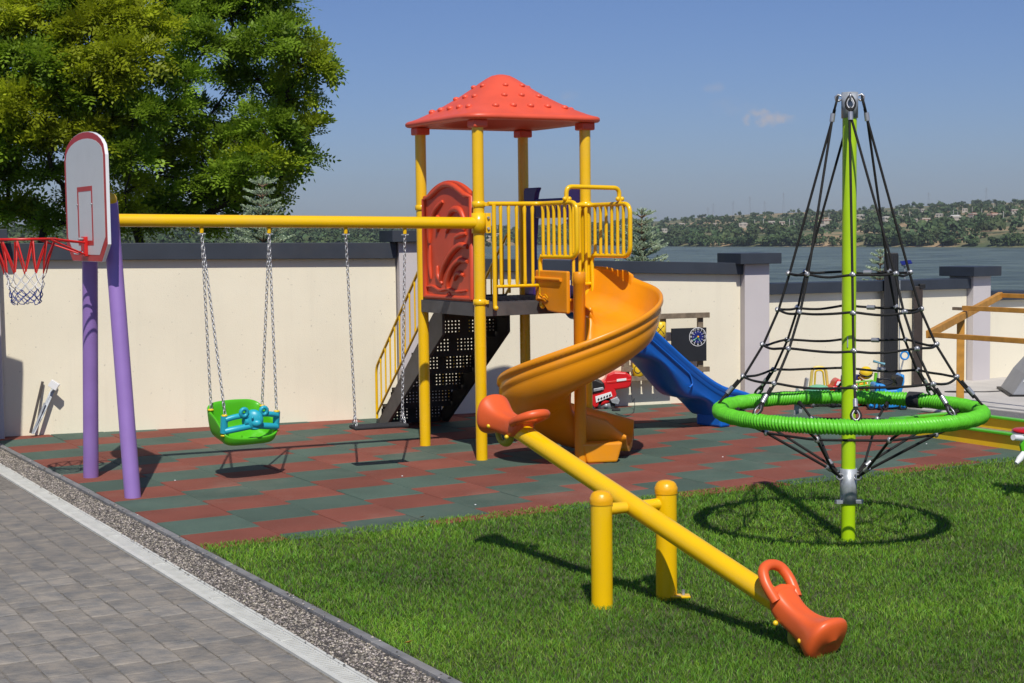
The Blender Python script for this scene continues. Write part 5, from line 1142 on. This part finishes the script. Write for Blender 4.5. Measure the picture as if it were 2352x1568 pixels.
for k in range(5): rpr([(1371+k*6.5, 915-k*2.4), (1374+k*6.5, 911-k*2.4), (1376+k*6.5, 914-k*2.4), (1373+k*6.5, 918-k*2.4)], 'decal_mark', M['board'], -.116, -.111, 0, dc)
rpr([(1400, 915), (1416, 908), (1422, 917), (1418, 926), (1404, 922)], 'exhaust', M['zinc'], -.13, -.04, .006)
wheel(rt, RX_(1392, 931, -.06), V(0, 1, 0), .098, .08, M['rubberk'], M['zinc']); wheel(rt, RX_(1352, 940, -.06), V(0, 1, 0), .075, .08, M['rubberk'], M['zinc'])
wheel(rt, RX_(1392, 931, .14), V(0, 1, 0), .098, .08, M['rubberk'], M['zinc'])
c0_ = RX_(1449, 880, -.1); tag(MB().tube(smoothpath([c0_, c0_+V(.015, 0, -.2), V(c0_[0]+.03, c0_[1]-.1, .12), V(c0_[0]+.0, c0_[1]-.35, .006), V(c0_[0]-.12, c0_[1]-.7, .006), V(c0_[0]-.2, c0_[1]-.45, .008)], 6), .0035, 6).build('charging_cable', M['rubberk'], origin=c0_), 'thin black cable hanging from the red ride-on toy to the tiles', 'cable')
PP = G(1387+28, 943); tag(MB().box(PP+Zu*.012, V(.045, 0, 0), V(0, .03, 0), Zu*.012).build('pedal_block', M['rubberk'], bevel=.006, origin=PP), 'small black block on the tiles beside the red ride-on toy', 'block')
# push cart: yellow hoop handle on a mint body
PC1 = G(1885, 930); Yc = PC1[1]; pc = thing('push_cart', 'mint green toddler push cart with tall pale yellow hoop handle', 'toy cart', tuple(PC1))
cq = lambda px, py, dy=0.: Yp(px, py, Yc+dy)
MB().tube(fillet([cq(1861, 895), cq(1866, 843, -.05), cq(1896, 843, -.05), cq(1902, 895)], .06, 5), .017, 10).build('hoop_handle', M['softy'], pc)
MB().tube(fillet([cq(1871, 890), cq(1873, 850, -.05), cq(1890, 850, -.05), cq(1894, 890)], .04, 5), .010, 10).build('inner_hoop', M['yeltoy'], pc)
MB().ball(cq(1880, 897, -.1), .11, 18, 12, (1.25, 1.3, .62)).build('body', M['mint'], pc); MB().box(cq(1884, 908, -.1), V(.17, 0, 0), V(0, .15, 0), Zu*.03).build('chassis', M['mint'], pc, bevel=.02)
for px, dy in ((1858, -.2), (1912, -.2), (1858, .08), (1912, .08)): wheel(pc, V(cq(px, 920)[0], Yc+dy, .05), V(1, 0, 0), .05, .03, M['cgrey'], M['softy'])
MB().box(cq(1851, 882, 0), V(.012, 0, 0), V(0, .06, .0), V(.012, 0, .07)).build('side_wheel', M['cgrey'], pc, bevel=.01)
# red toy car
RC1 = G(1920, 934); Yc = RC1[1]; tc_ = thing('toy_car', 'small red toy car with white windows left of the lime pole', 'toy car', tuple(RC1))
def pr2(par, pts_, name, m, d0, d1, bev=.01): return MB().prism([(Yp(x, y, Yc)[0], Yp(x, y, Yc)[2]) for x, y in pts_], V(0, Yc+d0, 0), V(1, 0, 0), Zu, V(0, d1-d0, 0)).build(name, m, par, bevel=bev)
pr2(tc_, [(1903, 925), (1904, 890), (1911, 884), (1940, 884), (1940, 925)], 'body', M['redtoy'], -.1, .16, .02); pr2(tc_, [(1910, 887), (1916, 873), (1924, 868), (1933, 873), (1938, 887)], 'cabin', M['redtoy'], -.09, .14, .015)
pr2(tc_, [(1916, 883), (1919, 874), (1930, 874), (1931, 883)], 'window', M['whitep'], -.097, -.08, .004); pr2(tc_, [(1911, 900), (1913, 892), (1930, 892), (1932, 900)], 'grille', M['board'], -.112, -.09, .004)
for x in (1910, 1934): wheel(tc_, V(Yp(x, 922, Yc)[0], Yc-.07, .045), V(1, 0, .0), .045, .04, M['rubberk'], M['whitep'])
# green shopping cart with a yellow and black ball
GC = G(1985, 930); Yc = GC[1]; gc = thing('toy_trolley', 'lime green toy trolley with open rails holding orange toys', 'toy trolley', tuple(GC)); gq = lambda px, py, dy=0.: Yp(px, py, Yc+dy)
for dy in (-.14, .14):
    for y0, y1 in ((879, 873), (888, 883), (908, 906)): MB().tube([gq(1960, y0, dy), gq(2004, y1, dy)], .010, 8).build('rail', M['greentoy'], gc)
    for x in (1961, 1972, 1985, 1996, 2004): MB().tube([gq(x, 877, dy), gq(x, 910, dy)], .009, 8).build('upright', M['greentoy'], gc)
MB().tube([gq(2006, 918, 0), gq(2012, 856, 0)], .018, 10).build('handle_post', M['greentoy'], gc); MB().tube([gq(2000, 876, -.1), gq(2014, 876, .1)], .013, 8).build('handle', M['greentoy'], gc)
MB().aabox(gq(1960, 920)[0], gq(2004, 920)[0], Yc-.14, Yc+.14, gq(1980, 921)[2]-.012, gq(1980, 921)[2]+.008).build('tray', M['greentoy'], gc)
for x in (1964, 2000): wheel(gc, V(gq(x, 930)[0], Yc-.13, .04), V(1, 0, 0), .04, .03, M['redtoy'], M['whitep'])
OT = gq(1980, 908); ot = thing('toy_digger', 'orange toy digger lying inside the green trolley', 'toy', tuple(OT)); 
MB().box(gq(1980, 888), V(.05, 0, .03), V(0, .06, 0), V(-.02, 0, .05)).build('body', M['ycap'], ot, bevel=.01); MB().tube([gq(1974, 900), gq(1980, 872), gq(1972, 866)], .014, 8).build('arm', M['ycap'], ot); MB().tube([gq(1986, 894), gq(1996, 902)], .02, 8).build('bucket', M['ycap'], ot)
MB().box(gq(1967, 866, .05), V(.03, 0, 0), V(0, .03, 0), Zu*.03).build('cab', M['navy'], ot, bevel=.006)
bc_ = gq(1989, 856, -.02); bl2 = MB().ball(bc_, .072, 28, 18).build('ball', M['yeltoy'], origin=bc_); tag(bl2, 'yellow and black ball on top of the green toy trolley', 'ball')
for tilt in (.5, -.25): MB().tube([bc_+.0715*V(math.cos(q), math.sin(q)*.9, -.25+tilt*math.cos(q)*.6+.2*math.sin(q))/np.linalg.norm(V(math.cos(q), math.sin(q)*.9, -.25+tilt*math.cos(q)*.6+.2*math.sin(q))) for q in np.linspace(0, 6.28, 30)[:-1]], .006, 6, closed=True).build('black_stripe', M['board'], bl2)
# blue tricycle / scooter
TR = G(2020, 936); Yc = TR[1]-.1; tr_ = thing('toy_tricycle', 'blue push tricycle with tall parent handle beside the dark column', 'tricycle', tuple(TR)); tq = lambda px, py, dy=0.: Yp(px, py, Yc+dy)
MB().prism([(tq(x, y)[0], tq(x, y)[2]) for x, y in ((2006, 915), (2003, 896), (2003, 881), (2008, 878), (2027, 879), (2029, 884), (2029, 893), (2052, 891), (2060, 874), (2063, 858), (2072, 857), (2072, 875), (2066, 898), (2058, 905), (2040, 915))], V(0, Yc-.12, 0), V(1, 0, 0), Zu, V(0, .24, 0)).build('body', M['bluetoy'], tr_, bevel=.02)
MB().prism([(tq(x, y)[0], tq(x, y)[2]) for x, y in ((2031, 890), (2050, 887), (2054, 880), (2050, 870), (2053, 862), (2064, 861), (2069, 866), (2066, 880), (2058, 890))], V(0, Yc-.126, 0), V(1, 0, 0), Zu, V(0, .2, 0)).build('seat_pad', M['board'], tr_, bevel=.01)
MB().cyl(tq(2066, 862), tq(2075, 826), .009, 8).build('push_bar', M['zinc'], tr_); MB().tube([tq(2078, 816)+V(.042*math.cos(q), 0, .042*math.sin(q)) for q in np.linspace(0, 6.28, 18)[:-1]], .010, 8, closed=True).build('push_handle', M['bluetoy'], tr_)
MB().tube([tq(2034, 876, -.05)+V(.07*math.cos(q), .06*math.sin(q), .025*math.sin(q)) for q in np.linspace(0, 6.28, 20)[:-1]], .009, 8, closed=True).build('steering_wheel', M['board'], tr_)
MB().tube([tq(2016, 880), tq(2018, 868)], .02, 8).build('phone_holder', M['board'], tr_); 
for s in (2011.5, 2020): MB().tube([tq(s, 896, -.13), tq(s+.5, 884, -.13)], .006, 6).build('front_slot', M['navy'], tr_)
MB().prism([(tq(x, y)[0], tq(x, y)[2]) for x, y in ((1994, 928), (2000, 921), (2068, 921), (2072, 930), (2046, 934), (1996, 936))], V(0, Yc-.09, 0), V(1, 0, 0), Zu, V(0, .18, 0)).build('base', M['bluetoy'], tr_, bevel=.01)
wheel(tr_, V(tq(2022, 935)[0], Yc-.14, .052), V(.3, 1, 0), .055, .035, M['rubberk'], M['bluetoy']); wheel(tr_, V(tq(1997, 935)[0], Yc-.08, .045), V(.1, 1, 0), .045, .035, M['rubberk'], M['bluetoy']); wheel(tr_, V(tq(2068, 932)[0], Yc-.12, .04), V(.1, 1, 0), .045, .035, M['rubberk'], M['bluetoy'])
SC1 = G(2020, 925); Yc = SC1[1]+.15; sct = thing('toy_scooter', 'small scooter with pale blue handlebar behind the blue tricycle', 'scooter', tuple(SC1)); kq = lambda px, py, dy=0.: Yp(px, py, Yc+dy)
MB().cyl(kq(2014, 916), kq(2018, 830), .009, 8).build('stem', M['zinc'], sct); MB().tube([kq(2006, 829), kq(2013, 831), kq(2024, 834), kq(2032, 836)], [.016, .012, .012, .016], 10).build('handlebar', mat('pale_blue_plastic', (.15, .36, .44), .4), sct)
MB().box(V(kq(2026, 920)[0], Yc, .06), V(.16, 0, 0), V(0, .05, 0), Zu*.012).build('footboard', M['black'], sct, bevel=.005)
for dx in (-.15, .17): wheel(sct, V(kq(2026, 920)[0]+dx, Yc, .045), V(0, 1, 0), .045, .03, M['rubberk'], M['whitep'])
WT = G(1973, 928); tag(MB().aabox(WT[0]-.10, WT[0]+.14, WT[1]-.05, WT[1]+.05, .004, .085).build('toy_box', M['whitep'], bevel=.01, origin=WT), 'white low toy box on the tiles between trolley and tricycle', 'box')
RD = G(1971, 931); rdd = MB().lathe([(0, 0), (.04, 0), (.05, .02), (.05, .05), (.04, .065), (0, .07)], RD, 20).build('toy_drum', M['redtoy'], origin=RD); tag(rdd, 'little red round toy beside the white toy box', 'toy')
# ------------------------------------------------------------------ posts, lamp, far right things
KP = G(2045, 893); kc_ = thing('dark_column', 'tall dark grey fluted column in front of the wall, right of the lime pole', 'column', tuple(KP)); zk = Zh(2045, 580, KP)
MB().box(KP+Zu*zk/2, V(.077, -.02, 0), V(.02, .075, 0), Zu*zk/2).build('shaft', M['clip'], kc_, bevel=.006)
for s in np.linspace(-.06, .06, 6): MB().box(KP+V(s, -.08-s*.27, zk/2), V(.004, 0, 0), V(0, .006, 0), Zu*(zk/2-.02)).build('rib', M['board'], kc_)
MB().tube([KP+V(.092, -.05, .05), KP+V(.092, -.05, zk*.8)], .008, 8).build('side_strip', M['zinc'], kc_)
BP1 = G(2108, 886); zk2 = Zh(2108, 657, BP1); bp1 = thing('brown_post', 'brown square metal post with black cap right of the dark column', 'post', tuple(BP1))
MB().box(BP1+Zu*zk2/2, V(.05, -.012, 0), V(.012, .045, 0), Zu*(zk2/2)).build('shaft', M['brown'], bp1, bevel=.004); MB().box(BP1+V(.035, -.03, zk2-.0), V(.035, 0, 0), V(0, .03, 0), Zu*.028).build('cap', M['black'], bp1, bevel=.003)
SLp = Yp(2078, 606, 20.6); sll = thing('solar_lamp', 'small solar lamp with blue panel just beyond the wall', 'lamp', (SLp[0], SLp[1], -.3))
MB().cyl(V(SLp[0], SLp[1], -.3), SLp, .012, 8).build('stem', M['zinc'], sll); MB().box(SLp+V(.02, 0, .02), V(.07, 0, .01), V(0, .05, .02), V(0, 0, .006)).build('solar_panel', M['navy'], sll); MB().ball(SLp-Zu*.01, .05, 10, 8, (1, 1, .5)).build('lamp_head', M['whitep'], sll)
GW = G(2322, 912); gw = thing('grey_cover', 'grey sloping cover with a white stripe at the right edge of the terrace', 'cover', tuple(GW))
MB().prism([(0, .0), (.9, .0), (.9, .52), (.30, .42), (.16, .26)], GW, V(1, -.15, 0), Zu, V(.15, .9, 0)).build('body', M['cgrey'], gw, bevel=.02)
MB().prism([(.13, .175), (.7, .135), (.7, .165), (.14, .20)], GW+V(0, -.004, 0), V(1, -.15, 0), Zu, V(.0, .01, 0)).build('white_stripe', M['whitep'], gw)
MB().prism([(-.02, -.0), (.92, -.0), (.92, .03), (-.02, .03)], GW+V(0, -.012, 0), V(1, -.15, 0), Zu, V(.15, .93, 0)).build('base_frame', M['black'], gw)
P0 = G(2318, 900); tag(MB().tube(smoothpath([P0+Zu*.02, P0+V(-.3, -.05, .012), P0+V(-.6, .05, .012), P0+V(-.75, .0, .012), P0+V(-.5, -.12, .012)], 6), .006, 6).build('power_cable', M['black'], origin=P0), 'thin black cable lying on the pale terrace slabs', 'cable')
# spring rider at the right edge
SR = G(2425, 1140); srr = thing('spring_rider', 'green and white spring rider with red seat, cut by the right edge', 'spring rider', tuple(SR)); yq = SR[1]; sq = lambda px, py, dy=0.: Yp(px, py, yq+dy)
MB().tube([SR+V(.07*math.cos(q), .07*math.sin(q), .02+.0085*q) for q in np.linspace(0, 2*math.pi*4.2, 80)], .011, 8).build('spring', M['black'], srr)
MB().prism([(sq(x, y)[0], sq(x, y)[2]) for x, y in ((2341, 1002), (2352, 996), (2372, 1004), (2420, 1008), (2480, 1000), (2500, 1018), (2470, 1060), (2390, 1066), (2358, 1062), (2338, 1040), (2333, 1018))], V(0, yq-.1, 0), V(1, 0, 0), Zu, V(0, .04, 0)).build('side_plate', M['greenp'], srr, bevel=.01)
MB().cyl(sq(2327, 1004, -.14), sq(2347, 1006, -.09), .021, 16).build('grip', M['whitep'], srr); MB().lathe([(0, 0), (.12, 0), (.135, .01), (.12, .022), (0, .025)], sq(2368, 992, .05), 28).build('seat_disc', M['redtoy'], srr); MB().lathe([(0, 0), (.125, 0), (.138, .008), (0, .01)], sq(2368, 996, .05), 28).build('seat_edge', M['whitep'], srr)
MB().tube([sq(2352, 1040, -.1), sq(2342, 1054, -.12), sq(2334, 1064, -.14)], [.02, .024, .014], 10).build('foot_rest', M['whitep'], srr)
# aluminium profiles leaning at the wall's left end
LP0 = G(78, 994); pf = thing('leaning_profiles', 'bundle of dark metal profiles with a white end plate leaning on the wall', 'metal profiles', tuple(LP0)); yl = LP0[1]-.02
lq = lambda px, py, dy=0.: Yp(px, py, yl+dy)
for (x0, y0, x1, y1, w_, d0, d1) in ((70, 994, 98, 876, .022, -.06, .12), (75, 996, 103, 925, .018, -.09, .02), (78, 995, 130, 884, .02, -.12, .12), (74, 996, 122, 888, .018, -.12, .1)):
    MB().beam(WP(x0, y0, .13), WP(x1, y1, .03 if d1 > .05 else .1), w_, w_*.8, V(0, 1, .1)).build('profile', M['zinc'] if x0 != 70 else M['brown'], pf)
E_ = WP(124, 884, .14); MB().box(E_, nrmz(V(.7, 0, -.45))*.045, V(0, .02, .0), nrmz(V(.5, .0, .75))*.036).build('end_plate', M['whitep'], pf, bevel=.003)

# ------------------------------------------------------------------ silver firs behind the wall
def fir(name, label, px, py, y, base, seed, spread=1., needle=1.):
    r = np.random.default_rng(seed); top = Yp(px, py, y); T = thing(name, label, 'tree', (top[0], top[1], base), 'young trees behind the boundary wall')
    tr = MB(); ht = top[2]-base; B0 = V(top[0], top[1], base)
    tr.tube([B0, B0+Zu*ht*.5, B0+Zu*ht], [.05, .028, .006], 8).build('trunk', M['twig'], T)
    tips = []; br = MB(); z = .10
    def twig(P, d, L, th): tips.append((P, nrmz(d), L, th))
    twig(top-Zu*.16, Zu, .17, 1.)
    for q in range(4): a = q*1.57+.4; twig(top-Zu*.06, V(math.cos(a), math.sin(a), 1.1), .085, .9)
    while z < min(ht*.97, 2.1):
        c = top-Zu*z; L0 = min(.95, (.10+.50*z)*spread); nb_ = 5 if z < .4 else 7
        a0 = r.uniform(0, 6.28)
        for q in range(nb_):
            a = a0+q*6.283/nb_+r.uniform(-.3, .3); L = L0*r.uniform(.7, 1.1); d = V(math.cos(a), math.sin(a), .38+.1*r.random()); P = [c+d*L*f+Zu*.08*f*f*L for f in (0, .35, .7, 1)]
            br.tube(P, [.012, .009, .006, .004], 5); n_ = max(2, int(L/.042))
            for k in range(n_+1):
                f = (k+.6)/(n_+1)
                if f*L < .05: continue
                Pc = c+d*L*f+Zu*.08*f*f*L; side = V(-d[1], d[0], 0)
                for s in (-1, 1): twig(Pc, d*.7+side*s*r.uniform(.7, 1.1)+Zu*r.uniform(-.1, .4), r.uniform(.06, .11)*(1.15-f*.4), .8)
            twig(P[-1], d, .10, .9)
        z += r.uniform(.085, .12)
    br.build('branches', M['twig'], T)
    vs, tn = [], []
    for P, d, L, th_ in tips:
        k = int(95*L/.1); f = r.random(k); n1_ = nrmz(np.cross(d, V(.3, .5, .8))); n2_ = np.cross(d, n1_); a = r.uniform(0, 6.28, k)
        out_ = np.outer(np.cos(a), n1_)+np.outer(np.sin(a), n2_); nd = out_*.85+d*(.55+.5*f[:, None]); nd /= np.linalg.norm(nd, axis=1)[:, None]
        b = P+np.outer(f*L, d); ln_ = r.uniform(.018, .027, k)[:, None]*th_*needle; sd = np.cross(nd, r.normal(size=(k, 3))); sd /= np.linalg.norm(sd, axis=1)[:, None]; w_ = .0026*needle
        vs.append(np.stack([b-sd*w_, b+sd*w_, b+nd*ln_+sd*w_*.6, b+nd*ln_-sd*w_*.6], 1).reshape(-1, 3)); tn.append(np.repeat(r.uniform(.7, 1.35, (k, 1))*V(1, 1, 1), 4, 0))
    vs = np.vstack(vs); npmesh('needles', vs, np.arange(len(vs)).reshape(-1, 4), M['fir'], T, cols=np.vstack(tn))
fir('silver_fir', 'silvery young fir behind the wall in front of the big leafy tree', 602, 408, 17.4, -.6, 3, .55)
fir('silver_fir', 'silvery young fir behind the wall just right of the yellow barrier', 1474, 480, 18.6, -.8, 5, .62)
fir('silver_fir', 'small grey sapling behind the wall beside the dark column', 2022, 575, 20.3, -.8, 8, .35, 1.2)

# ------------------------------------------------------------------ big leafy trees on the left
def bigtree(label, trunkpx, Yd, blobs, seed, nl, tintf, base=-1.4):
    r = np.random.default_rng(seed); B0 = Yp(trunkpx, 560, Yd)*V(1, 1, 0)+Zu*base; T = thing('locust_tree', label, 'tree', tuple(B0))
    C = [(Yp(px, py, Yd+dy), rad*Yd/F) for px, py, dy, rad in blobs]
    # skeleton: trunk then limbs to every blob
    nodes = [B0]; par = [-1]; 
    for k in range(1, 7): nodes.append(B0+Zu*(2.6*k/6)+V(.10*math.sin(k*1.3+seed), .1*math.cos(k), 0)); par.append(k-1)
    order = sorted(range(len(C)), key=lambda i: np.linalg.norm(C[i][0]-nodes[6])); 
    for i in order:
        c, rad = C[i]; cands_ = [j for j in range(4, len(nodes))]; j = min(cands_, key=lambda j: np.linalg.norm(nodes[j]-c)+(.45*abs(nodes[j][2]-c[2]) if nodes[j][2] > c[2] else 0)+.25*np.linalg.norm(nodes[j]-nodes[6]))
        a = nodes[j]; L = np.linalg.norm(c-a); n_ = max(2, int(L/.35)); prev = j; side = r.normal(0, .10*L, 3)
        for k in range(1, n_+1):
            f = k/n_; nodes.append(a+(c-a)*f+side*math.sin(math.pi*f)*.6+Zu*.08*L*math.sin(math.pi*f)+r.normal(0, .02, 3)); par.append(prev); prev = len(nodes)-1
    wgt = [0.]*len(nodes)
    for i in range(len(nodes)-1, 0, -1):
        wgt[i] = max(wgt[i], .0) + (1 if not any(p == i for p in par) else 0); wgt[par[i]] += wgt[i]
    tb2 = MB(); lb2 = MB()
    for i in range(1, len(nodes)):
        r0 = .017*math.sqrt(max(1, wgt[par[i]])); r1 = .017*math.sqrt(max(1, wgt[i])); (tb2 if i < 7 else lb2).tube([nodes[par[i]], nodes[i]], [min(r0, r1*1.25), r1], 6, caps=False)
    tb2.build('trunk', M['bark'], T); 
    # leaf sprays
    tot_ = sum(c[1]**2 for c in C); P, D, TI = [], [], []; tw = MB()
    for bi, (c, rad) in enumerate(C):
        n_ = int(nl*rad**2/tot_); sub = max(6, int(n_/26)); d = r.normal(size=(sub, 3)); d /= np.linalg.norm(d, axis=1)[:, None]; d[:, 2] = np.where(d[:, 2] < -.35, -d[:, 2], d[:, 2])
        sc_ = c+d*rad*(r.random((sub, 1))**.4)*V(1.1, 1.1, .72); yb = tintf(bi, r)
        for s_, q in zip(sc_, d):
            m_ = r.integers(14, 38); P.append(s_+r.normal(0, .075, (m_, 3))*V(1.35, 1.35, .6)); D.append(nrmz(q+V(0, 0, .1))+r.normal(0, .5, (m_, 3)))
            k = yb*r.uniform(.8, 1.2); TI.append(np.repeat([k], m_, 0)*r.uniform(.7, 1.3, (m_, 1)))
            if r.random() < .55: tw.tube([c+(s_-c)*.1, c+(s_-c)*.55+r.normal(0, .03, 3), s_], [.013, .009, .004], 4, caps=False)
    lb2.add(tw.v, tw.f, True); lb2.build('limbs', M['bark'], T)
    P, D, TI = np.vstack(P), np.vstack(D), np.vstack(TI); n_ = len(P); D[:, 2] -= .25; D /= np.linalg.norm(D, axis=1)[:, None]
    up = r.normal(0, .6, (n_, 3))+Zu; sd = np.cross(D, up); sd /= np.linalg.norm(sd, axis=1)[:, None]; nn2 = np.cross(sd, D)
    L = r.uniform(.16, .28, n_)[:, None]; out_ = []
    for (f, sg) in ((.12, 1), (.18, -1), (.38, 1), (.44, -1), (.63, 1), (.69, -1), (.9, 0)):
        a = P+D*L*f-Zu*(.25*f*f*L); dr = D*(.45 if sg else 1)+sd*sg*.9-nn2*.12; ll = L*(.36 if sg else .38); wn = np.cross(dr, nn2); wn /= np.linalg.norm(wn, axis=1)[:, None]; w_ = ll*.25
        out_.append(np.stack([a, a+dr*ll*.5+wn*w_, a+dr*ll, a+dr*ll*.5-wn*w_], 1))
    vv2 = np.stack(out_, 1).reshape(-1, 3); npmesh('crown', vv2, np.arange(len(vv2)).reshape(-1, 4), M['leaf'], T, cols=np.repeat(TI, 28, 0))
green = lambda bi, r: V(.72, .92, .9)*r.uniform(.85, 1.2) if r.random() < .6 else V(1.05, 1.08, .8)
yel = lambda bi, r: V(1.1, 1.05, .6) if r.random() < .55 else V(.75, .95, .8)
bR = [(650, 62, 0, 46), (705, 115, .2, 44), (742, 160, 0, 24), (585, 15, .5, 60), (600, -25, .2, 58), (635, 20, .3, 40), (690, 150, -.3, 50), (620, 110, -.8, 66), (530, 40, .4, 62), (700, 222, .2, 36), (660, 205, 0, 40), (640, 232, .6, 34), (600, 190, .5, 44), (716, 298, 0, 26), (688, 318, .3, 30), (655, 270, .4, 34), (645, 330, -.4, 48), (600, 290, -.6, 52), (690, 372, 0, 34), (650, 400, .2, 44), (600, 370, -.6, 56), (640, 448, 0, 26), (585, 440, -.2, 46), (545, 330, -.5, 52), (540, 400, -.9, 60), (500, 300, .8, 40), (470, 365, -.5, 58), (500, 470, 0, 50), (440, 440, -.4, 54), (530, 190, .8, 42), (480, 110, -.6, 66), (430, 190, -.9, 58), (410, 60, 0, 74), (490, 20, .7, 70), (380, 260, -1, 56), (400, 330, -.6, 60), (350, 400, -.5, 60), (380, 480, .2, 54), (320, 490, .3, 44), (540, 130, .2, 50), (460, 250, 1., 34), (535, -60, .3, 70), (470, -70, .4, 90), (340, -50, 0, 90), (555, 480, .3, 34), (310, 520, .2, 40), (460, 520, .3, 40), (590, 510, .4, 30)]
bigtree('large green feathery tree overhanging behind the wall, right half of the foliage', 330, 25.5, bR, 11, 15500, green)
bL = [(60, 60, -.3, 78), (150, 30, 0, 80), (20, 150, -.5, 80), (110, 160, -.8, 74), (200, 110, -.6, 78), (290, 60, -.3, 80), (250, 190, -.9, 72), (170, 240, -.7, 70), (70, 250, -.8, 76), (-20, 260, -.2, 80), (310, 270, -.7, 62), (300, 140, -.9, 62), (20, 340, -.4, 66), (120, 330, -.8, 60), (230, 320, -.7, 62), (300, 360, -.6, 52), (-40, 60, 0, 90), (-60, 160, .2, 80), (60, -50, 0, 90), (200, -60, 0, 90), (20, 420, .2, 42), (130, 400, -.3, 34), (290, 440, -.2, 40), (-40, 380, 0, 60), (30, 490, .4, 44), (100, 515, .3, 38), (160, 470, .6, 26), (-50, 480, .2, 60), (280, 500, .4, 38), (230, 400, .2, 40), (215, 520, .4, 36)]
bigtree('big yellowish green tree behind the backboard, left half of the foliage', 90, 24.0, bL, 23, 18000, yel)

# a few dry leaves on the lawn
for lb, px, py in (('small dry yellow leaf on the grass near the seesaw beam shadow', 970, 1187), ('curled orange dry leaf on the grass near the kerb', 939, 1475)):
    P = G(px, py, .03); d = MB(); d.add([P+V(-.022, 0, 0), P+V(-.006, -.013, .006), P+V(.02, -.004, .012), P+V(.004, .014, .004), P+V(0, 0, -.004)], [(0, 1, 4), (1, 2, 4), (2, 3, 4), (3, 0, 4)])
    tag(d.build('dry_leaf', M['pine'], origin=P), lb, 'leaf')

# air over the lake: one closed box of even, thin haze round everything
hz = MB().aabox(-4200, 4200, -60, 4700, -16.5, 160)
hm_ = bpy.data.materials.new('haze_air'); hm_.use_nodes = True; hn = hm_.node_tree; hn.nodes.clear(); pv = N(hn, 'ShaderNodeVolumePrincipled'); pv.inputs['Color'].default_value = (.86, .93, 1, 1); pv.inputs['Density'].default_value = .00009; pv.inputs['Anisotropy'].default_value = .2
ho_ = N(hn, 'ShaderNodeOutputMaterial'); hn.links.new(pv.outputs[0], ho_.inputs['Volume']); setting(hz.build('haze', hm_), 'stuff')
